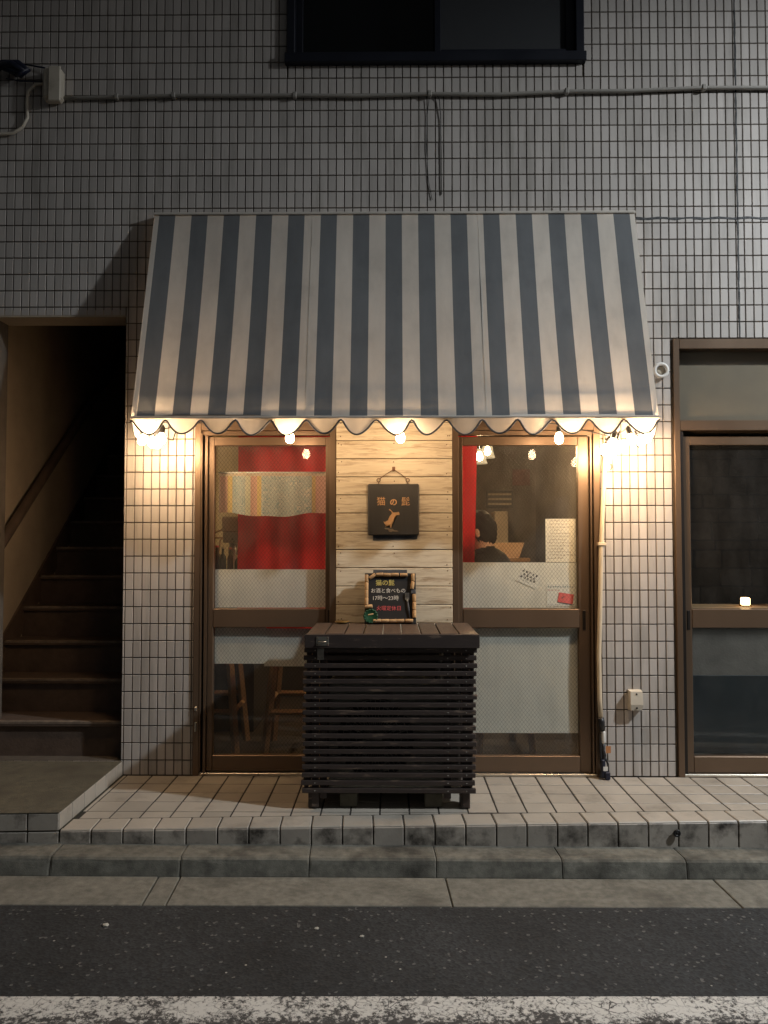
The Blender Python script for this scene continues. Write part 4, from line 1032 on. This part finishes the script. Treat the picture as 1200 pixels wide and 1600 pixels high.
solo('drain_outlet', MB().tube([(1.396 + .014 * math.cos(a * math.pi / 8), -.737, .147 + .014 * math.sin(a * math.pi / 8)) for a in range(16)], .005, 6, closed=True).lathe([(.012, -.728), (.012, -.722)], (1.396, 0, .147), 12, axis='y'), 'black_cable', 'small black drain outlet in the step face at right', 'drain outlet')

# ------------------------------------------------------------------ inside the shop
def pendant(x, y, z, label):
    p = thing('pendant_lamp', label, 'pendant lamp', (x, y, z), group='bell-shaped pendant lamps')
    sh = MB().lathe([(.060, 0), (.052, .02), (.044, .05), (.040, .085), (.030, .105), (.012, .112)], (x, y, z), 24, cap=False)
    part('lamp_shade', sh, 'shade_lit', p)
    part('bulb', MB().lathe([(.004, .02), (.022, .03), (.026, .05), (.018, .075), (.012, .09)], (x, y, z), 14), 'pendant_bulb', p)
    part('cord', MB().tube([(x, y, z + .113), (x, y, RZ)], .004, 6), 'black_cable', p)
pendant(.655, 1.15, 2.150, 'lower left frosted bell pendant lamp seen through the right window')
pendant(.752, 1.45, 2.225, 'higher frosted bell pendant lamp just right of the lower one')

ctr = thing('bar_counter', 'dark wooden bar counter deep inside the shop', 'counter', (.1, 2.4, .195))
part('counter_top', MB().box(-1.1, 1.3, 2.15, 2.65, 1.18, 1.22, c=.004), 'wood_counter', ctr)
part('counter_front', MB().box(-1.1, 1.3, 2.30, 2.6, .197, 1.179), 'low_room_shade', ctr)
# counter on the left carrying drinks gear
sh = thing('side_counter', 'dark side counter inside at the far left of the shop', 'counter', (-1.28, 1.2, .195))
part('counter_top', MB().box(-1.50, -.98, 1.0, 1.9, 1.30, 1.34, c=.004), 'wood_counter', sh)
part('carcass', MB().box(-1.48, -1.0, 1.04, 1.88, .197, 1.299), 'low_room_shade', sh)
dp = thing('drink_dispenser', 'grey metal drink machine with dark drip head on the side counter', 'dispenser', (-1.215, 1.35, 1.341))
part('head', MB().box(-1.295, -1.11, 1.28, 1.46, 1.64, 1.76, c=.01), 'beige_box', dp)
part('head_base', MB().box(-1.285, -1.12, 1.27, 1.45, 1.56, 1.639, c=.006), 'grey_metal', dp)
part('column', MB().lathe([(.05, 1.342), (.05, 1.36), (.032, 1.375), (.03, 1.45), (.036, 1.50), (.03, 1.559)], (-1.225, 1.36, 0), 16), 'grey_metal', dp)
part('tap', MB().tube([(-1.17, 1.29, 1.56), (-1.17, 1.27, 1.52), (-1.17, 1.26, 1.47)], .008, 8).lathe([(.016, 1.44), (.016, 1.47)], (-1.17, 1.26, 0), 12), 'steel', dp)
def bottle(x, y, z, h, r, mat, label):
    b = thing('bottle', label, 'bottle', (x, y, z), group='bottles on the side counter')
    part('body', MB().lathe([(r * .9, 0), (r, .006), (r, h * .55), (r * .85, h * .64), (r * .36, h * .74), (r * .34, h * .93)], (x, y, z), 16), mat, b)
    part('cap', MB().lathe([(r * .42, h * .93), (r * .42, h)], (x, y, z), 12), 'red_card' if mat == 'bottle_brown' else 'steel', b)
bottle(-1.292, 1.12, 1.341, .20, .033, 'bottle_brown', 'leftmost brown bottle by the door frame inside the left window')
bottle(-1.238, 1.07, 1.341, .19, .026, 'bottle_green', 'dark green bottle beside the brown one inside the left window')
bottle(-1.125, 1.10, 1.341, .15, .034, 'bottle_green', 'squat dark bottle next to the red curtain edge')
bottle(-1.188, 1.09, 1.341, .185, .022, 'bottle_brown', 'slim brown bottle between the green and the squat one')
bs = thing('wall_branch', 'dry twig decoration on the pale wall inside the left window', 'twig', (-1.42, 1.8, 1.45))
part('twig', MB().tube([(-1.50, 1.9, 1.64), (-1.42, 1.8, 1.66), (-1.36, 1.8, 1.70)], .008, 5).tube([(-1.50, 1.9, 1.60), (-1.40, 1.8, 1.60), (-1.33, 1.8, 1.67)], .007, 5).tube([(-1.44, 1.8, 1.44), (-1.42, 1.8, 1.58), (-1.36, 1.8, 1.64)], .008, 5), 'tray_wood', bs)
# stools
def stool(x, y, label, rot, seat_h=.72):
    s = thing('bar_stool', label, 'stool', (x, y, .1955), (0, 0, rot), group='wooden bar stools')
    part('seat', MB().box(-.17, .17, -.17, .17, seat_h - .035, seat_h, c=.008), 'wood_stool', s, local=True)
    def leg(sx, sy): return [(sx * .125, sy * .125, seat_h - .036), (sx * .185, sy * .185, .0)]
    def sq(p, q, w):
        return MB().tube([p, q], w, 4, cap=True)
    for sx in (-1, 1):
        for sy in (-1, 1):
            p, q = leg(sx, sy); m_ = sq(p, q, .026); m_.smooth = [False] * len(m_.f); part('leg', m_, 'wood_stool', s, local=True)
    h = .27; k = .125 + .06 * (1 - h / (seat_h - .036))
    for a, b in (((-k, -k, h), (k, -k, h)), ((-k, k, h + .06), (k, k, h + .06)), ((-k, -k, h + .06), (-k, k, h + .06)), ((k, -k, h), (k, k, h))):
        m_ = sq(a, b, .019); m_.smooth = [False] * len(m_.f); part('stretcher', m_, 'wood_stool', s, local=True)
    return s
stool(-1.19, .62, 'wooden bar stool cut off by the left edge of left door', 0)
stool(-.635, .62, 'wooden bar stool behind the slatted box in the left door', 0)
stool(.695, .60, 'wooden bar stool under the seated person', R(12), .675)
# back wall fittings seen through the right window
lv = thing('wall_vent', 'dark louvred vent on the back wall inside right window', 'vent', (1.12, 3.42, 1.93))
part('frame', MB().box(.98, 1.26, 3.41, 3.445, 1.92, 2.10, c=.004), 'picture_dark', lv)
for k in range(3): part('louvre', MB().box(1.0, 1.24, 3.395, 3.41, 1.945 + .05 * k, 1.965 + .05 * k), 'beige_box', lv)
solo('fridge_panel', MB().box(1.00, 1.13, 2.9, 3.2, 1.221, 1.86, c=.006), 'beige_box', 'tall beige cabinet panel behind the seated person', 'cabinet')
solo('wooden_tray', MB().add([(.78, 1.60, 1.44), (1.02, 1.60, 1.44), (1.06, 1.60, 1.56), (.74, 1.60, 1.56), (.78, 1.75, 1.44), (1.02, 1.75, 1.44), (1.06, 1.75, 1.56), (.74, 1.75, 1.56)], [(0, 1, 2, 3), (4, 5, 6, 7), (0, 1, 5, 4), (1, 2, 6, 5), (0, 3, 7, 4), (2, 3, 7, 6)]), 'tray_wood', 'light wooden box tray right of the seated person', 'tray')
sf = thing('tray_shelf', 'narrow dark shelf unit carrying the wooden tray', 'shelf', (.9, 1.68, .195))
part('shelf_board', MB().box(.72, 1.10, 1.56, 1.80, 1.41, 1.438), 'wood_counter', sf); part('upright', MB().box(.74, 1.08, 1.6, 1.78, .197, 1.409), 'room_dark', sf)
pf = thing('pass_frame', 'pale framed hatch on the back wall above the head', 'frame', (.84, 3.4, 1.55))
part('frame', MB().box(.55, 1.02, 3.40, 3.44, 1.80, 1.83).box(.99, 1.02, 3.40, 3.44, 1.45, 1.799), 'pale_frame', pf); part('hatch', MB().box(.55, .99, 3.43, 3.448, 1.45, 1.80), 'room_pale', pf)
solo('red_poster', MB().box(1.26, 1.44, 3.44, 3.447, 2.15, 2.32), 'dull_red', 'faint red poster on the dark back wall', 'poster')

# lantern next door
wl_ = thing('table_lantern', 'small glowing square lantern on a ledge inside the door at right', 'lantern', (2.185, .22, 1.1725))
part('lamp_shade', MB().box(2.163, 2.207, .20, .244, 1.18, 1.226, c=.005), 'lantern', wl_); part('base', MB().box(2.158, 2.212, .195, .249, 1.1725, 1.18), 'brass', wl_)
solo('reflection_panel', MB().box(1.74, 3.45, .125, .137, .30, .765, c=.002), 'street_reflection', 'added dark teal panel for the street reflection in the lower glass, door at right', 'board')  # added panel; its dark teal paints the street reflected in the lower glass
lg = thing('window_ledge', 'wooden ledge counter inside the door at right', 'ledge', (2.2, .25, .195))
part('ledge_board', MB().box(1.72, 3.4, .14, .40, 1.14, 1.172, c=.003), 'wood_counter', lg)
for X in (1.8, 2.55, 3.3): part('post', MB().box(X, X + .04, .26, .30, .197, 1.139), 'wood_counter', lg)

# ------------------------------------------------------------------ seated customer (seen from behind the window, facing left)
def person():
    P = thing('person', 'seated person with short dark hair and dark jacket inside right window', 'person', (.695, .60, .195))
    sz = .675                                 # seat height above the floor
    fwd = Vector((-.93, .36, 0)); rgt = Vector((.36, .93, 0))     # facing left and a little into the room
    def W(f, r, z): return fwd * f + rgt * r + Vector((0, 0, z))
    joints = {'pel': (W(0, 0, sz + .10), .15), 'sp1': (W(-.02, 0, sz + .26), .145), 'sp2': (W(.0, 0, sz + .42), .16), 'ch': (W(.03, 0, sz + .52), .14), 'nk': (W(.06, 0, sz + .615), .065), 'hd': (W(.09, 0, sz + .70), .075)}
    ed = [('pel', 'sp1'), ('sp1', 'sp2'), ('sp2', 'ch'), ('ch', 'nk'), ('nk', 'hd')]
    for s, n in ((-1, 'l'), (1, 'r')):
        joints['sh' + n] = (W(.03, s * .175, sz + .49), .075); joints['el' + n] = (W(.13, s * .235, sz + .25), .05)
        joints['wr' + n] = (W(.36, s * .16, sz + .20), .032); joints['ha' + n] = (W(.42, s * .15, sz + .195), .034)
        joints['hp' + n] = (W(.05, s * .10, sz + .08), .095); joints['kn' + n] = (W(.42, s * .13, sz + .05), .065)
        joints['an' + n] = (W(.36, s * .12, .42), .042); joints['to' + n] = (W(.52, s * .12, .36), .036)
        ed += [('ch', 'sh' + n), ('sh' + n, 'el' + n), ('el' + n, 'wr' + n), ('wr' + n, 'ha' + n), ('pel', 'hp' + n), ('hp' + n, 'kn' + n), ('kn' + n, 'an' + n), ('an' + n, 'to' + n)]
    bm = MB()
    def blob(c, rad, axes=None, seg=16):
        mt = Matrix.Translation(c)
        if axes is not None: mt = mt @ axes
        mt = mt @ Matrix.Diagonal((*rad, 1)); nv = 8; vs = [mt @ Vector((0, 0, 1)), mt @ Vector((0, 0, -1))]; fs = []
        for j in range(1, nv):
            for i in range(seg):
                t, p_ = math.pi * j / nv, 2 * math.pi * i / seg; vs.append(mt @ Vector((math.sin(t) * math.cos(p_), math.sin(t) * math.sin(p_), math.cos(t))))
        for i in range(seg):
            i2 = (i + 1) % seg; fs += [(0, 2 + i, 2 + i2), (1, 2 + (nv - 2) * seg + i2, 2 + (nv - 2) * seg + i)]
            for j in range(nv - 2): fs.append((2 + j * seg + i, 2 + (j + 1) * seg + i, 2 + (j + 1) * seg + i2, 2 + j * seg + i2))
        bm.add(vs, fs)
    def cone(a, b, ra, rb, n=7):
        for i in range(n + 1): blob(a.lerp(b, i / n), (ra + (rb - ra) * i / n,) * 3, seg=12)
    for a, b in ed: cone(joints[a][0], joints[b][0], joints[a][1], joints[b][1], 8 if joints[a][1] > .05 else 6)
    ax = Matrix((fwd, rgt, Vector((0, 0, 1)))).transposed().to_4x4()
    tilt = ax @ Matrix.Rotation(R(14), 4, 'Y')
    hc_ = W(.105, 0, sz + .775)
    blob(hc_, (.098, .076, .115), tilt, 24); blob(hc_ + W(.045, 0, -.055), (.055, .052, .06), tilt); blob(hc_ + W(.098, 0, -.025), (.018, .013, .02), tilt); blob(hc_ + W(.09, 0, -.062), (.018, .024, .01), tilt)
    blob(hc_ + W(.085, 0, .012), (.014, .05, .012), tilt)
    for s in (-1, 1): blob(hc_ + W(-.002, s * .090, -.018), (.022, .014, .034), tilt)
    for s in (-1, 1):                                   # hands: palm, four fingers, thumb resting on the thigh
        h0 = W(.42, s * .15, sz + .195)
        for k, (lat, ln) in enumerate(((-.028, .065), (-.010, .078), (.009, .072), (.027, .056))):
            b0 = h0 + W(.03, lat, 0); b1 = b0 + W(ln * .6, lat * .1, -.004); b2 = b1 + W(ln * .35, 0, -.02)
            cone(b0, b1, .0105, .0095, 4); cone(b1, b2, .0095, .008, 3)
        b0 = h0 + W(-.0, -s * .035, 0); b1 = b0 + W(.03, -s * .022, -.002); b2 = b1 + W(.028, -s * .004, -.01); cone(b0, b1, .012, .011, 3); cone(b1, b2, .011, .009, 3)
    me = bm.mesh('body', 'jacket')
    o = bpy.data.objects.new('body', me); COL.objects.link(o)
    md = o.modifiers.new('r', 'REMESH'); md.mode = 'VOXEL'; md.voxel_size = .009; md.use_smooth_shade = True
    s2 = o.modifiers.new('s', 'SMOOTH'); s2.factor = .5; s2.iterations = 3
    dg = bpy.context.evaluated_depsgraph_get(); dg.update()
    me2 = bpy.data.meshes.new_from_object(o.evaluated_get(dg)); o.modifiers.clear(); o.data = me2
    me2.materials.clear()
    for k in ('jacket', 'skin', 'trousers', 'hair'): me2.materials.append(M[k])
    hl = [W(.44, s * .15, sz + .195) for s in (-1, 1)]
    for p in me2.polygons:
        c = p.center; p.use_smooth = True
        f, z = c.dot(fwd), c.z
        if z > sz + .660 + (f - .07) * -.25: p.material_index = 1
        elif any((c - h).length < .085 and f > .385 for h in hl): p.material_index = 1
        elif z < sz + .12 and (z < sz + .06 or f > .1): p.material_index = 2
    o.parent = P
    # hair cap: an uneven shell over the crown, sides and back of the head
    hb = MB(); n1, n2 = 40, 22; vs = []
    for j in range(n2 + 1):
        th = math.pi * .80 * j / n2
        for i in range(n1):
            ph = 2 * math.pi * i / n1
            d = Vector((math.sin(th) * math.cos(ph), math.sin(th) * math.sin(ph), math.cos(th)))
            front = max(0, math.cos(ph)); lim = math.pi * (.80 - .47 * front ** .5)
            t2 = min(th, lim); d = Vector((math.sin(t2) * math.cos(ph), math.sin(t2) * math.sin(ph), math.cos(t2)))
            r = 1.13 + .035 * math.sin(ph * 9 + j) + .03 * math.sin(ph * 17 + j * 1.7) + random.uniform(-.04, .05) + (.05 if t2 < 1 else 0)
            vs.append(hc_ + (tilt.to_3x3() @ Vector((d.x * .100 * r, d.y * .079 * r, d.z * .117 * r))))
    hb.add(vs, [(j * n1 + i, j * n1 + (i + 1) % n1, (j + 1) * n1 + (i + 1) % n1, (j + 1) * n1 + i) for j in range(n2) for i in range(n1)], 0, True)
    part('hair', hb, 'hair', P, local=True)
    for s in (-1, 1):
        e = MB().lathe([(.001, -.010), (.007, -.007), (.010, 0), (.007, .007), (.001, .010)], (0, 0, 0), 10)
        e.v = [tuple(hc_ + W(.083, s * .030, -.002) + Vector(v)) for v in e.v]; part('eye', e, 'ac_dark', P, local=True)
    part('collar', MB().tube([W(.055 + .062 * math.cos(a * math.pi / 10), .068 * math.sin(a * math.pi / 10), sz + .628 + .012 * math.cos(a * math.pi / 10)) for a in range(20)], .024, 8, closed=True), 'jacket', P, local=True)
person()

# ------------------------------------------------------------------ small litter on the road
for i, (u, v, s, lab) in enumerate(((-1.17, -.62, .013, 'pale chip of stone on the asphalt at left'), (-.33, -.64, .010, 'pale chip of stone on the asphalt below the box'), (-.15, -.70, .009, 'tiny pale chip on the asphalt right of the middle one'))):
    b = MB(); p0 = ST @ Vector((u, v, 0))
    bm = bmesh.new(); bmesh.ops.create_icosphere(bm, subdivisions=1, radius=s)
    b.add([(p0.x + v_.co.x * random.uniform(.8, 1.4), p0.y + v_.co.y, p0.z + s * .35 + v_.co.z * .45) for v_ in bm.verts], [[q.index for q in f.verts] for f in bm.faces]); bm.free()
    solo('stone_chip', b, 'pebble', lab, 'stone', 'stone chips on the road')

# ------------------------------------------------------------------ street lamp standing down the street to the right (it lights the wall and casts the shadows to the left)
LX, LY, LZ = 5.2, -2.5, 5.45
sl2 = thing('street_lamp', 'grey street lamp on a pole down the street beyond the right edge', 'street lamp', (6.0, -1.1, -.12))
part('pole', MB().tube([(6.0, -1.1, -.12), (6.0, -1.1, 5.35), (5.9, -1.3, 5.57), (5.5, -1.9, 5.65)], [.07, .055, .045, .04], 12), 'lamp_metal', sl2)
part('lamp_head', MB().box(LX - .18, LX + .35, LY - .12, -1.8, 5.59, 5.69, c=.03), 'lamp_metal', sl2)
part('lens', MB().box(LX - .14, LX + .14, LY - .09, LY + .25, 5.57, 5.588), 'lamp_lens', sl2)
ld = bpy.data.lights.new('street_lamp_light', 'SPOT'); ld.energy = STREET_LAMP_W; ld.spot_size = R(142); ld.spot_blend = .9; ld.shadow_soft_size = .10; ld.color = (.90, .96, 1.0)
lo = bpy.data.objects.new('street_lamp_light', ld); COL.objects.link(lo); lo.parent = sl2; lo.location = Vector((LX, LY, LZ)) - sl2.location
lo.rotation_euler = Vector((-.35, .2, -1)).to_track_quat('-Z', 'Y').to_euler()
